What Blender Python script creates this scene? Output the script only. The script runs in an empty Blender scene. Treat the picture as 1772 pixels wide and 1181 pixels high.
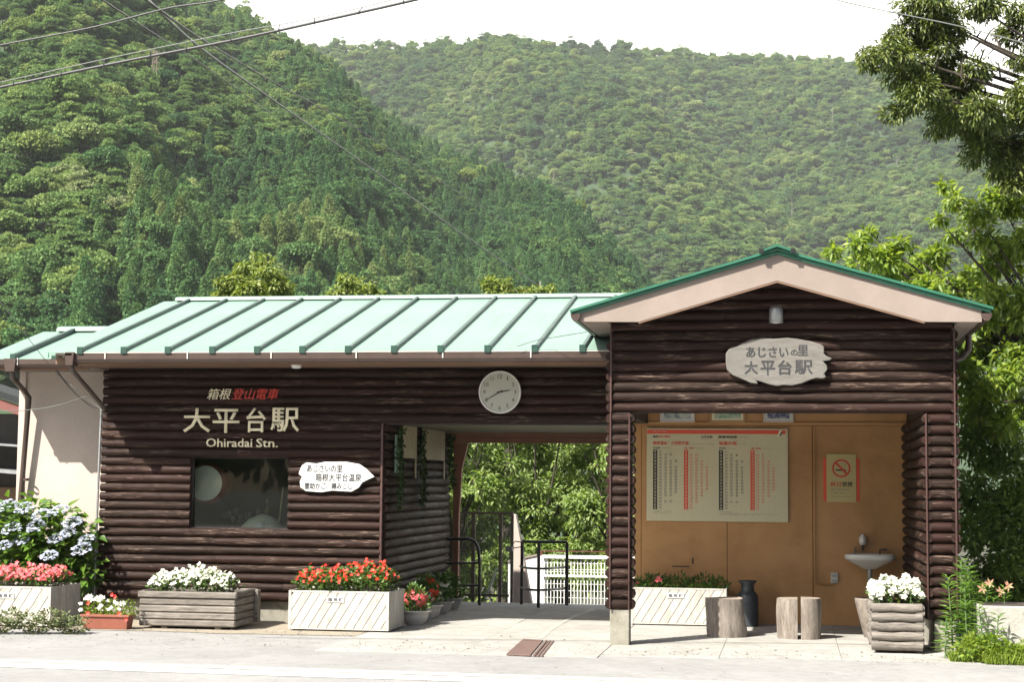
import bpy, bmesh, math, random
import numpy as np
from mathutils import Vector, Matrix

random.seed(7); RNG = np.random.default_rng(7)
SC = bpy.context.scene
# ------------------------------------------------------------------ camera
FPX, PW, PH = 2940.0, 1772, 1181
YAW, PIT, ROL = math.radians(9.3), math.radians(4.86), .009
CF = Vector((-math.sin(YAW)*math.cos(PIT), math.cos(YAW)*math.cos(PIT), math.sin(PIT)))
_R = Vector((math.cos(YAW), math.sin(YAW), 0)); _U = _R.cross(CF)
CR = _R*math.cos(ROL)+_U*math.sin(ROL); CU = -_R*math.sin(ROL)+_U*math.cos(ROL)
CAM = Vector((1.7426, -16.7013, 1.55))
cd = bpy.data.cameras.new("camera"); cam = bpy.data.objects.new("camera", cd)
SC.collection.objects.link(cam); SC.camera = cam
cd.sensor_width = 36; cd.lens = FPX/PW*36; cd.clip_start = .1; cd.clip_end = 6000
cam.matrix_world = Matrix(((CR.x, CU.x, -CF.x, CAM.x), (CR.y, CU.y, -CF.y, CAM.y), (CR.z, CU.z, -CF.z, CAM.z), (0, 0, 0, 1)))
# ------------------------------------------------------------------ light
SUN_TRAVEL = Vector((.60, .80, -1.0)).normalized()
w = bpy.data.worlds.new("World"); SC.world = w; w.use_nodes = True
nt = w.node_tree; nt.nodes.clear()
sky = nt.nodes.new("ShaderNodeTexSky"); sky.sky_type = 'NISHITA'; sky.sun_disc = False
sky.sun_elevation = math.asin(-SUN_TRAVEL.z); sky.sun_rotation = math.atan2(-SUN_TRAVEL.x, -SUN_TRAVEL.y) % (2*math.pi)
sky.air_density = 1.0; sky.dust_density = 3.0; sky.ozone_density = 1.0
bg = nt.nodes.new("ShaderNodeBackground"); bg.inputs[1].default_value = .065
wo = nt.nodes.new("ShaderNodeOutputWorld")
nt.links.new(sky.outputs[0], bg.inputs[0]); nt.links.new(bg.outputs[0], wo.inputs[0])
sl = bpy.data.lights.new("sun", 'SUN'); sl.energy = 4.4; sl.angle = math.radians(.53); sl.color = (1, .95, .86)
so = bpy.data.objects.new("sun", sl); SC.collection.objects.link(so)
so.rotation_euler = SUN_TRAVEL.to_track_quat('-Z', 'Y').to_euler(); so.location = (-20, -30, 40)
SC.view_settings.view_transform = 'Standard'; SC.view_settings.look = 'None'
SC.view_settings.exposure = 1.58; SC.view_settings.gamma = 1.0; SC.view_settings.use_curve_mapping = False
SC.render.engine = 'CYCLES'
SC.cycles.max_bounces = 8; SC.cycles.transparent_max_bounces = 8; SC.cycles.volume_bounces = 1
try: SC.cycles.volume_step_rate = 4; SC.cycles.use_denoising = True
except Exception: pass

def ray(x, y): return CF+CR*((x-PW/2)/FPX)-CU*((y-PH/2)/FPX)
def atY(x, y, Y): r = ray(x, y); return CAM+r*((Y-CAM.y)/r.y)
def atZ(x, y, z=0.): r = ray(x, y); return CAM+r*((z-CAM.z)/r.z)

# ------------------------------------------------------------------ materials
class NT:
    def __init__(s, name):
        s.m = bpy.data.materials.new(name); s.m.use_nodes = True; s.t = s.m.node_tree; s.t.nodes.clear()
        s.out = s.n("ShaderNodeOutputMaterial")
    def n(s, typ, **k):
        o = s.t.nodes.new(typ)
        for a, b in k.items(): setattr(o, a, b)
        return o
    def l(s, a, b): s.t.links.new(a, b)
    def coords(s, stretch=(1, 1, 1), rnd=True, kind='Object'):
        tc = s.n("ShaderNodeTexCoord"); mp = s.n("ShaderNodeMapping"); mp.inputs['Scale'].default_value = stretch
        if rnd:
            oi = s.n("ShaderNodeObjectInfo"); mu = s.n("ShaderNodeVectorMath", operation='SCALE')
            cx = s.n("ShaderNodeCombineXYZ")
            for i in range(3): s.l(oi.outputs['Random'], cx.inputs[i])
            s.l(cx.outputs[0], mu.inputs[0]); mu.inputs['Scale'].default_value = 37.
            ad = s.n("ShaderNodeVectorMath", operation='ADD'); s.l(tc.outputs[kind], ad.inputs[0]); s.l(mu.outputs[0], ad.inputs[1])
            s.l(ad.outputs[0], mp.inputs[0])
        else: s.l(tc.outputs[kind], mp.inputs[0])
        return mp.outputs[0]
    def noise(s, co, scale, detail=5, rough=.6, dist=0.):
        o = s.n("ShaderNodeTexNoise"); o.inputs['Scale'].default_value = scale; o.inputs['Detail'].default_value = detail
        o.inputs['Roughness'].default_value = rough; o.inputs['Distortion'].default_value = dist; s.l(co, o.inputs['Vector']); return o.outputs[0]
    def ramp(s, fac, stops):
        o = s.n("ShaderNodeValToRGB"); cr = o.color_ramp
        while len(cr.elements) < len(stops): cr.elements.new(.5)
        for e, (p, c) in zip(cr.elements, stops):
            e.position = p; e.color = (*c, 1) if not isinstance(c, (int, float)) else (c, c, c, 1)
        s.l(fac, o.inputs[0]); return o.outputs[0]
    def mix(s, fac, a, b, typ='MIX'):
        o = s.n("ShaderNodeMix", data_type='RGBA', blend_type=typ)
        for sock, v in ((o.inputs[0], fac), (o.inputs[6], a), (o.inputs[7], b)):
            if hasattr(v, 'links'): s.l(v, sock)
            elif isinstance(v, (int, float)): sock.default_value = v
            else: sock.default_value = (*v, 1)
        return o.outputs[2]
    def bsdf(s, col, rough=.6, bump=None, strength=.3, dist=.01, metal=0, coat=0, spec=.5):
        b = s.n("ShaderNodeBsdfPrincipled")
        if hasattr(col, 'links'): s.l(col, b.inputs['Base Color'])
        else: b.inputs['Base Color'].default_value = (*col, 1)
        if hasattr(rough, 'links'): s.l(rough, b.inputs['Roughness'])
        else: b.inputs['Roughness'].default_value = rough
        b.inputs['Metallic'].default_value = metal; b.inputs['Coat Weight'].default_value = coat; b.inputs['Specular IOR Level'].default_value = spec
        if bump is not None:
            bu = s.n("ShaderNodeBump"); bu.inputs['Strength'].default_value = strength; bu.inputs['Distance'].default_value = dist
            s.l(bump, bu.inputs['Height']); s.l(bu.outputs[0], b.inputs['Normal'])
        s.l(b.outputs[0], s.out.inputs[0]); return b

def mat(name, c1, c2=None, scale=6, rough=.6, bump=.2, stretch=(1, 1, 1), fine=60, metal=0, coat=0, c3=None, spec=.5, rnd=True, bd=.004):
    t = NT(name); co = t.coords(stretch, rnd)
    c2 = c2 or tuple(v*.8 for v in c1)
    n1 = t.noise(co, scale, 6, .62)
    st = [(.3, c1), (.62, c2)] + ([(.74, c3)] if c3 else [])
    col = t.ramp(n1, st)
    n2 = t.noise(co, fine, 4, .6)
    col = t.mix(.25, col, t.ramp(n2, [(.3, .55), (.7, 1.25)]), 'MULTIPLY')
    t.bsdf(col, rough, n2 if bump else None, bump, bd, metal, coat, spec)
    return t.m

def log_mat():
    t = NT("brown_stained_log"); co = t.coords((1.3, 22, 22)); co2 = t.coords((1, 3.2, 3.2)); oi = t.n("ShaderNodeObjectInfo")
    grain = t.noise(co, 3.2, 8, .68, 1.2); patch = t.noise(co2, 2.6, 5, .6, .4)
    base = t.ramp(grain, [(.28, (.0055, .0032, .0022)), (.5, (.0150, .0072, .0044)), (.72, (.032, .0152, .0092))])
    red = t.ramp(oi.outputs['Random'], [(.35, 0.), (.95, .55)])
    col = t.mix(red, base, (.028, .010, .0075))
    pk = t.mix(1., t.ramp(patch, [(.48, 0.), (.64, 1.)]), t.ramp(grain, [(.53, 0.), (.60, .9)]), 'MULTIPLY')
    col = t.mix(pk, col, (.17, .122, .095))
    rg = t.ramp(patch, [(.3, .5), (.7, .8)])
    t.bsdf(col, rg, grain, .6, .006, 0, .0, .17)
    return t.m

def weathered(name, a, b, c, st=(1.2, 16, 16), sc=3.5):
    t = NT(name); co = t.coords(st); co2 = t.coords((1, 1, 1)); oi = t.n("ShaderNodeObjectInfo")
    g = t.noise(co, sc, 9, .7, .8); p = t.noise(co2, 5, 4, .6)
    col = t.ramp(g, [(.3, a), (.52, b), (.75, c)])
    col = t.mix(t.ramp(p, [(.45, 0.), (.75, .6)]), col, tuple(v*.55 for v in b))
    col = t.mix(.35, col, t.ramp(oi.outputs['Random'], [(0., .6), (1., 1.3)]), 'MULTIPLY')
    t.bsdf(col, .85, g, .7, .006); return t.m

def leaf_mat(name, cols, trans=.35, rough=.45, objvar=.0, spec=.4):
    t = NT(name); g = t.n("ShaderNodeNewGeometry")
    col = t.ramp(g.outputs['Random Per Island'], [(i/(len(cols)-1), c) for i, c in enumerate(cols)])
    if objvar:
        oi = t.n("ShaderNodeObjectInfo"); col = t.mix(objvar, col, t.ramp(oi.outputs['Random'], [(0, (.45, .5, .5)), (.5, (.95, 1., .9)), (.85, (1.4, 1.3, .9)), (1, (1.9, 1.5, .9))]), 'MULTIPLY')
    b = t.bsdf(col, rough, None, spec=spec)
    tr = t.n("ShaderNodeBsdfTranslucent"); t.l(t.mix(1., col, (1.3, 1.35, .55), 'MULTIPLY'), tr.inputs[0])
    ms = t.n("ShaderNodeMixShader"); ms.inputs[0].default_value = trans
    t.l(b.outputs[0], ms.inputs[1]); t.l(tr.outputs[0], ms.inputs[2]); t.l(ms.outputs[0], t.out.inputs[0])
    return t.m

def flat(name, c, rough=.5, metal=0, coat=0):
    t = NT(name); t.bsdf(c, rough, metal=metal, coat=coat); return t.m

def forest_mat(name, stops):
    t = NT(name); oi = t.n("ShaderNodeObjectInfo"); g = t.n("ShaderNodeNewGeometry")
    lm = t.n("ShaderNodeVectorMath", operation='SCALE'); lm.inputs['Scale'].default_value = 1.; t.l(oi.outputs['Location'], lm.inputs[0])
    big = t.noise(lm.outputs[0], .011, 4, .6, .5)
    mm = t.n("ShaderNodeMath", operation='MULTIPLY_ADD'); t.l(oi.outputs['Random'], mm.inputs[0]); mm.inputs[1].default_value = .62
    m2 = t.n("ShaderNodeMath", operation='MULTIPLY_ADD'); t.l(big, m2.inputs[0]); m2.inputs[1].default_value = 1.9; m2.inputs[2].default_value = -.76; t.l(m2.outputs[0], mm.inputs[2])
    col = t.ramp(mm.outputs[0], stops)
    col = t.mix(.8, col, t.ramp(g.outputs['Random Per Island'], [(0, .7), (1, 1.3)]), 'MULTIPLY')
    b = t.bsdf(col, .7, None, spec=.25)
    tr = t.n("ShaderNodeBsdfTranslucent"); t.l(col, tr.inputs[0]); ms = t.n("ShaderNodeMixShader"); ms.inputs[0].default_value = .4
    t.l(b.outputs[0], ms.inputs[1]); t.l(tr.outputs[0], ms.inputs[2]); t.l(ms.outputs[0], t.out.inputs[0]); return t.m

M = {}
M['log'] = log_mat()
M['backing'] = mat("dark_wall_board", (.012, .008, .006), (.02, .012, .01))
M['trim'] = mat("reddish_trim_wood", (.07, .028, .022), (.045, .02, .016), 8, .5, .3, (1, 1, 6))
M['plaster'] = mat("pale_plaster", (.44, .375, .33), (.40, .335, .295), 2.2, .85, .25, fine=90)
M['fascia'] = mat("pink_mortar_board", (.245, .20, .172), (.21, .17, .145), 3, .85, .35, fine=120)
M['roof'] = mat("pale_green_metal_roof", (.15, .242, .195), (.172, .262, .215), .9, .55, .05, (1, .3, 1), fine=25)
M['roofshade'] = mat("shaded_green_batten", (.045, .085, .07), (.038, .07, .058), 4, .45, .05)  # shade put into the colour: roof paint darkened for the battens' shaded sides
M['green'] = mat("green_metal_edge", (.022, .125, .075), (.02, .10, .06), 4, .4, .05)
M['capgreen'] = mat("dark_green_cap", (.012, .055, .036), (.01, .04, .028), 4, .45, .05)
M['gutter'] = mat("brown_plastic_gutter", (.045, .028, .022), (.06, .04, .032), 4, .35, .05)
M['soffit'] = mat("brown_soffit", (.20, .12, .075), (.16, .095, .06), 3, .7, .1)
M['ochre'] = mat("ochre_painted_board", (.42, .225, .078), (.36, .19, .064), 1.6, .6, .08, c3=(.29, .145, .048), fine=40)
M['orange'] = mat("orange_brown_beam", (.24, .10, .055), (.18, .078, .045), 4, .6, .15)
M['white'] = mat("white_paint", (.52, .50, .46), (.44, .42, .38), 5, .6, .15)
M['whitewood'] = weathered("white_painted_plank", (.30, .28, .24), (.44, .42, .375), (.52, .50, .46), (6, 6, 1.4), 4)
M['greywood'] = weathered("grey_weathered_wood", (.05, .042, .036), (.17, .15, .128), (.30, .275, .24))
M['stump'] = weathered("weathered_stump_wood", (.07, .055, .042), (.19, .162, .135), (.30, .27, .235), (10, 10, 1.5), 3)
M['cutwood'] = mat("cut_wood_face", (.30, .25, .20), (.23, .19, .15), 9, .8, .3)
M['concrete'] = mat("weathered_concrete", (.36, .34, .30), (.28, .26, .22), 5, .9, .4, c3=(.18, .17, .13), fine=70)
M['mossconc'] = mat("mossy_concrete_base", (.27, .255, .22), (.19, .18, .14), 7, .9, .5, c3=(.05, .055, .03), fine=50)
M['terra'] = mat("terracotta_plastic", (.26, .085, .055), (.21, .07, .045), 5, .5, .1)
M['blackmetal'] = mat("black_painted_pipe", (.012, .012, .013), (.02, .02, .02), 8, .3, .1)
M['greymetal'] = mat("galvanised_metal", (.34, .35, .35), (.26, .27, .27), 6, .4, .1, metal=.6)
M['steelpaint'] = mat("beige_gate_metal", (.20, .155, .115), (.15, .12, .09), 8, .5, .1)
M['whitemetal'] = mat("white_painted_metal", (.74, .74, .72), (.62, .62, .6), 9, .45, .05)
M['ceramic'] = flat("white_ceramic", (.62, .62, .58), .15, 0, .5)
M['canister'] = mat("blue_grey_enamel", (.04, .048, .055), (.03, .037, .044), 5, .4, .1)
M['soil'] = mat("planter_soil", (.05, .035, .025), (.03, .02, .015), 12, .95, .8)
M['rust'] = mat("rusty_iron_cover", (.10, .062, .05), (.14, .088, .072), 9, .8, .4)
M['cream'] = flat("cream_lettering_paint", (.66, .60, .42), .5)
M['red'] = flat("red_lettering_paint", (.50, .035, .02), .5)
M['ink'] = flat("black_ink", (.02, .02, .022), .6)
M['inkred'] = flat("red_ink", (.62, .07, .03), .55)
M['inkpink'] = flat("thin_red_print", (.62, .17, .12), .55)
M['inkgrey'] = flat("grey_print", (.16, .16, .15), .6)
M['signwhite'] = mat("white_sign_paint", (.58, .58, .57), (.55, .55, .53), 5, .5, .05)
M['board'] = mat("pale_board_print", (.54, .50, .33), (.51, .47, .31), 2, .35, .02, rnd=False)
M['oldsign'] = mat("bleached_sign_wood", (.155, .147, .13), (.115, .108, .095), 5, .85, .6, (1, 1, 5), c3=(.075, .075, .065), fine=35)
M['clockface'] = flat("clock_face_paper", (.38, .39, .33), .5)
M['frame'] = mat("light_wood_frame", (.40, .27, .12), (.34, .22, .10), 8, .5, .1, (1, 6, 1))
M['bamboo'] = mat("bamboo_slat", (.36, .31, .20), (.28, .24, .15), 9, .6, .3, (4, 4, .6))
M['cable'] = flat("black_cable", (.03, .03, .032), .5)
M['cablelight'] = flat("pale_cable", (.13, .14, .13), .5)
M['bark'] = mat("tree_bark", (.06, .048, .036), (.035, .028, .02), 6, .9, .6, (4, 4, 1))
M['stem'] = mat("green_plant_stem", (.10, .16, .05), (.07, .12, .04), 8, .6, .1)
M['dark_house'] = mat("dark_weatherboard", (.05, .045, .04), (.03, .027, .024), 5, .7, .2)
M['glasspane'] = None
t = NT("window_glass"); b = t.n("ShaderNodeBsdfGlossy"); b.inputs['Roughness'].default_value = .02; b.inputs['Color'].default_value = (.7, .72, .72, 1)
tr = t.n("ShaderNodeBsdfTransparent"); tr.inputs[0].default_value = (.85, .88, .86, 1); fr = t.n("ShaderNodeFresnel"); fr.inputs[0].default_value = 1.5
ms = t.n("ShaderNodeMixShader"); t.l(fr.outputs[0], ms.inputs[0]); t.l(tr.outputs[0], ms.inputs[1]); t.l(b.outputs[0], ms.inputs[2]); t.l(ms.outputs[0], t.out.inputs[0])
M['glasspane'] = t.m
M['leaf_hyd'] = leaf_mat("hydrangea_leaf", [(.05, .11, .018), (.085, .17, .025), (.15, .25, .035), (.07, .14, .022)], .3, .4)
M['leaf_beg'] = leaf_mat("bedding_leaf", [(.04, .09, .02), (.08, .15, .03), (.13, .19, .05)], .3, .45)
M['leaf_dry'] = leaf_mat("pale_weed_leaf", [(.13, .17, .07), (.09, .13, .05), (.20, .22, .12), (.12, .10, .05)], .25, .6)
M['leaf_lime'] = leaf_mat("lime_grass_leaf", [(.18, .27, .03), (.26, .33, .05), (.13, .22, .03)], .45, .5)
M['leaf_cherry'] = leaf_mat("cherry_leaf", [(.08, .135, .018), (.13, .20, .028), (.20, .27, .04), (.27, .33, .06)], .5, .42)
M['leaf_yellow'] = leaf_mat("yellow_green_leaf", [(.09, .135, .025), (.13, .18, .035), (.19, .235, .05), (.27, .30, .10)], .4, .5)
M['leaf_dark'] = leaf_mat("dark_shrub_leaf", [(.03, .07, .014), (.05, .11, .02), (.08, .15, .03)], .25, .5)
M['leaf_shrub'] = leaf_mat("glossy_shrub_leaf", [(.06, .105, .018), (.10, .165, .025), (.16, .235, .04)], .3, .6, spec=.25)
M['leaf_over'] = leaf_mat("overhanging_leaf", [(.032, .052, .015), (.06, .085, .022), (.11, .14, .033), (.20, .23, .06)], .3, .38)
M['leaf_back'] = leaf_mat("maple_leaf", [(.07, .125, .022), (.115, .18, .035), (.18, .25, .06), (.28, .34, .13)], .4, .5)
M['pet_white'] = leaf_mat("white_petal", [(.60, .60, .54), (.50, .52, .44), (.66, .65, .60)], .2, .6)
M['pet_red'] = leaf_mat("red_petal", [(.55, .02, .01), (.70, .06, .025), (.45, .01, .01)], .25, .5)
M['pet_pink'] = leaf_mat("coral_pink_petal", [(.62, .09, .10), (.72, .16, .17), (.55, .05, .07), (.75, .25, .27)], .25, .5)
M['pet_blue'] = leaf_mat("pale_blue_petal", [(.30, .35, .50), (.40, .44, .56), (.52, .54, .60), (.22, .27, .44)], .2, .6)
M['f_broad'] = forest_mat("broadleaf_forest_crown", [(0, (0.056, 0.113, 0.042)), (.35, (0.105, 0.184, 0.054)), (.7, (0.161, 0.255, 0.070)), (.9, (0.226, 0.313, 0.096)), (1, (0.269, 0.320, 0.141))])
M['f_con'] = forest_mat("conifer_forest_crown", [(0, (0.045, 0.109, 0.045)), (.5, (0.079, 0.170, 0.055)), (.85, (0.131, 0.228, 0.068)), (1, (0.197, 0.260, 0.085))])
M['f_yel'] = forest_mat("yellowish_forest_crown", [(0, (0.151, 0.221, 0.051)), (.6, (0.212, 0.287, 0.076)), (1, (0.293, 0.353, 0.127))])
M['snag'] = flat("dead_trunk", (.24, .23, .19), .9)

# ------------------------------------------------------------------ mesh helpers
ORG = {}
class MB:
    def __init__(s): s.v = []; s.f = []; s.sm = []
    def add(s, v, f, smooth=False):
        n = len(s.v); s.v += [tuple(p) for p in v]; s.f += [tuple(i+n for i in q) for q in f]; s.sm += [smooth]*len(f); return s
    def box(s, x0, y0, z0, x1, y1, z1):
        v = [(x, y, z) for z in (z0, z1) for y in (y0, y1) for x in (x0, x1)]
        return s.add(v, [(0, 2, 3, 1), (4, 5, 7, 6), (0, 1, 5, 4), (2, 6, 7, 3), (0, 4, 6, 2), (1, 3, 7, 5)])
    def prism(s, poly, y0, y1, axis='Y'):
        n = len(poly)
        def P(p, d):
            return {'Y': (p[0], d, p[1]), 'X': (d, p[0], p[1]), 'Z': (p[0], p[1], d)}[axis]
        v = [P(p, y0) for p in poly]+[P(p, y1) for p in poly]
        a = sum(poly[i][0]*poly[(i+1) % n][1]-poly[(i+1) % n][0]*poly[i][1] for i in range(n))
        fl = (a > 0) == (axis in 'YX' if axis == 'Y' else False)
        f = [tuple(range(n)), tuple(range(2*n-1, n-1, -1))]+[(i, n+i, n+(i+1) % n, (i+1) % n) for i in range(n)]
        return s.add(v, f)
    def tube(s, pts, rad, n=8, cap=True, smooth=True):
        pts = [Vector(p) for p in pts]; rad = rad if hasattr(rad, '__len__') else [rad]*len(pts)
        vs = []; up = None
        for i, p in enumerate(pts):
            d = (pts[min(i+1, len(pts)-1)]-pts[max(i-1, 0)])
            if d.length < 1e-9: d = Vector((0, 0, 1))
            d.normalize()
            if up is None: up = d.orthogonal().normalized()
            up = (up-d*up.dot(d));
            up = up.normalized() if up.length > 1e-6 else d.orthogonal().normalized()
            b = d.cross(up)
            vs += [p+(up*math.cos(2*math.pi*k/n)+b*math.sin(2*math.pi*k/n))*rad[i] for k in range(n)]
        m = len(pts)
        s.add(vs, [(i*n+k, i*n+(k+1) % n, (i+1)*n+(k+1) % n, (i+1)*n+k) for i in range(m-1) for k in range(n)], smooth)
        if cap:
            s.add(vs[:n], [tuple(range(n-1, -1, -1))]); s.add(vs[-n:], [tuple(range(n))])
        return s
    def lathe(s, prof, c=(0, 0, 0), n=24, smooth=True, sx=1, sy=1):
        vs = [(c[0]+r*math.cos(2*math.pi*k/n)*sx, c[1]+r*math.sin(2*math.pi*k/n)*sy, c[2]+z) for r, z in prof for k in range(n)]
        m = len(prof)
        return s.add(vs, [(i*n+k, i*n+(k+1) % n, (i+1)*n+(k+1) % n, (i+1)*n+k) for i in range(m-1) for k in range(n)], smooth)
    def disc(s, c, r, axis='Y', n=32, d=0):
        vs = []
        for k in range(n):
            a = 2*math.pi*k/n; u, q = r*math.cos(a), r*math.sin(a)
            vs.append({'Y': (c[0]+u, c[1], c[2]+q), 'Z': (c[0]+u, c[1]+q, c[2])}[axis])
        return s.add(vs, [tuple(range(n))])
    def build(s, name, m, parent=None, bevel=0, org=None):
        o3 = Vector(org) if org is not None else (ORG[parent.name] if parent else Vector((0, 0, 0)))
        me = bpy.data.meshes.new(name)
        me.from_pydata([(p[0]-o3.x, p[1]-o3.y, p[2]-o3.z) for p in s.v], [], s.f)
        me.polygons.foreach_set('use_smooth', s.sm)
        bm = bmesh.new(); bm.from_mesh(me)
        if bevel == 0 or True:
            bmesh.ops.recalc_face_normals(bm, faces=bm.faces)
        if bevel:
            bmesh.ops.bevel(bm, geom=list(bm.edges), offset=bevel, segments=1, affect='EDGES', clamp_overlap=True)
        bm.to_mesh(me); bm.free(); me.update()
        for mm in (m if isinstance(m, (list, tuple)) else [m]): me.materials.append(mm)
        return link(name, me, parent, o3 if parent is None else None)
def link(name, me, parent=None, loc=None):
    o = bpy.data.objects.new(name, me); SC.collection.objects.link(o)
    if parent: o.parent = parent; ORG[o.name] = ORG[parent.name].copy()
    else:
        if loc is not None: o.location = loc
        ORG[o.name] = Vector(loc) if loc is not None else Vector((0, 0, 0))
    return o
def tag(o, label=None, cat=None, group=None, kind=None):
    if label: o['label'] = label
    if cat: o['category'] = cat
    if group: o['group'] = group
    if kind: o['kind'] = kind
    return o
def empty(name, loc, label, cat, group=None):
    o = bpy.data.objects.new(name, None); SC.collection.objects.link(o); o.location = loc; o.empty_display_size = .1
    ORG[o.name] = Vector(loc); return tag(o, label, cat, group)
def inst(name, me, parent, world, rotz=0, rot=None):
    """a piece sharing mesh data, placed at a world point"""
    o = bpy.data.objects.new(name, me); SC.collection.objects.link(o); o.parent = parent
    o.location = Vector(world)-ORG[parent.name]
    if rot: o.rotation_euler = rot
    else: o.rotation_euler.z = rotz
    return o
def copy_tree(o, parent=None):
    c = o.copy(); SC.collection.objects.link(c); c.parent = parent
    for ch in list(o.children): copy_tree(ch, c)
    return c

def raw_mesh(name, V, F, mats, smooth=False):
    """V (n,3), F (m,k) numpy"""
    me = bpy.data.meshes.new(name); k = F.shape[1]
    me.vertices.add(len(V)); me.vertices.foreach_set('co', V.astype(np.float32).ravel())
    me.loops.add(F.size); me.loops.foreach_set('vertex_index', F.astype(np.int32).ravel())
    me.polygons.add(len(F)); me.polygons.foreach_set('loop_start', np.arange(0, F.size, k, dtype=np.int32))
    try: me.polygons.foreach_set('loop_total', np.full(len(F), k, dtype=np.int32))
    except Exception: pass
    me.update(calc_edges=True); me.validate()
    for mm in mats: me.materials.append(mm)
    if smooth: me.polygons.foreach_set('use_smooth', [True]*len(F))
    return me
def norm(a): return a/np.maximum(np.linalg.norm(a, axis=1, keepdims=True), 1e-9)
def leaf_arrays(P, D, N, L, W, fold=.25):
    """folded diamond leaves: P base points, D directions, N rough normals"""
    D = norm(D); S = norm(np.cross(D, N)); Nn = np.cross(S, D)
    n = len(P); L = np.broadcast_to(np.asarray(L, float), (n,))[:, None]; W = np.broadcast_to(np.asarray(W, float), (n,))[:, None]
    a = P; b = P+D*L*.42+S*W*.5+Nn*W*fold; c = P+D*L-Nn*L*.12; d = P+D*L*.42-S*W*.5+Nn*W*fold
    V = np.stack([a, b, c, d], 1).reshape(-1, 3)
    i = np.arange(n)[:, None]*4
    F = np.concatenate([i+np.array([[0, 2, 1]]), i+np.array([[0, 3, 2]])], 1).reshape(-1, 3)
    return V, F
def leaves(name, P, D, N, L, W, m, parent, fold=.25, org=None):
    P = np.asarray(P, float); V, F = leaf_arrays(P, np.asarray(D, float), np.asarray(N, float), L, W, fold)
    o3 = ORG[parent.name] if parent else Vector(org or (0, 0, 0))
    me = raw_mesh(name, V-np.array(o3), F, [m]); return link(name, me, parent, None if parent else o3)
def rdir(n): return norm(RNG.normal(size=(n, 3)))
def clump_points(clumps, per, squash=.75, inner=.35):
    Ps, Ds = [], []
    for (c, r), k in zip(clumps, per):
        d = rdir(k); rr = r*(inner+(1-inner)*RNG.random(k)**.6)[:, None]
        lob = 1+.22*np.sin(d[:, :1]*5+c[0])*np.cos(d[:, 1:2]*6+c[2]*3)
        Ps.append(np.array(c)+d*rr*lob*np.array([1, 1, squash])); Ds.append(d)
    return np.concatenate(Ps), np.concatenate(Ds)
def blossoms(name, C, Nrm, r, m, parent, petals=5):
    """small cupped flowers: petals as diamonds round a centre, joined into one part"""
    C = np.asarray(C, float); Nrm = norm(np.asarray(Nrm, float)); n = len(C)
    T = norm(np.cross(Nrm, rdir(n))); B = np.cross(Nrm, T); P, D, NN = [], [], []
    for k in range(petals):
        a = 2*math.pi*k/petals; d = T*math.cos(a)+B*math.sin(a)+Nrm*.25
        P.append(C); D.append(d); NN.append(Nrm)
    P = np.concatenate(P); D = np.concatenate(D); NN = np.concatenate(NN)
    o = leaves(name, P, D, NN, r*(.8+.5*RNG.random(len(P))), r*.95, m, parent, .1)
    o['kind'] = 'stuff'; return o

_logs = {}
def log_mesh(L, r=.052, n=14):
    key = (round(L, 3), r)
    if key in _logs: return _logs[key]
    rg = random.Random(int(L*1000)); seg = max(2, int(L/.3)); V = []; F = []; sm = []
    ph = [rg.random()*6 for _ in range(4)]
    for i in range(seg+1):
        x = -L/2+L*i/seg; taper = .88 if i in (0, seg) else 1
        wob = 1+.035*math.sin(x*3.1+ph[0])+.02*math.sin(x*7.7+ph[1])
        if i in (0, seg): x *= 1
        for k in range(n):
            a = 2*math.pi*k/n
            q = r*wob*taper*(1+.03*math.sin(2*a+ph[2]+x*1.7))
            V.append((x, q*math.cos(a), q*math.sin(a)))
    for i in range(seg):
        for k in range(n): F.append((i*n+k, i*n+(k+1) % n, (i+1)*n+(k+1) % n, (i+1)*n+k)); sm.append(True)
    b = len(V); V += V[:n]; F.append(tuple(b+k for k in range(n-1, -1, -1))); sm.append(False)
    b = len(V); V += V[seg*n:seg*n+n]; F.append(tuple(b+k for k in range(n))); sm.append(False)
    me = bpy.data.meshes.new("log"); me.from_pydata(V, [], F); me.polygons.foreach_set('use_smooth', sm); me.materials.append(M['log']); me.update()
    _logs[key] = me; return me
def log_x(parent, x0, x1, y, z, r=.052, m=None):
    if x1-x0 > 2.4:
        c = x0+(x1-x0)*random.uniform(.3, .7); log_x(parent, x0, c-.0015, y, z, r); return log_x(parent, c+.0015, x1, y, z, r)
    y += random.uniform(-.003, .003); z += random.uniform(-.0025, .0025)
    o = inst("log", log_mesh(round(x1-x0, 2), r), parent, ((x0+x1)/2, y, z)); o.rotation_euler = (random.choice((0, math.pi)), 0, 0); return o
def log_y(parent, y0, y1, x, z, r=.052):
    return inst("log", log_mesh(round(y1-y0, 2), r), parent, (x, (y0+y1)/2, z), rotz=math.pi/2*random.choice((1, -1)))

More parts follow.
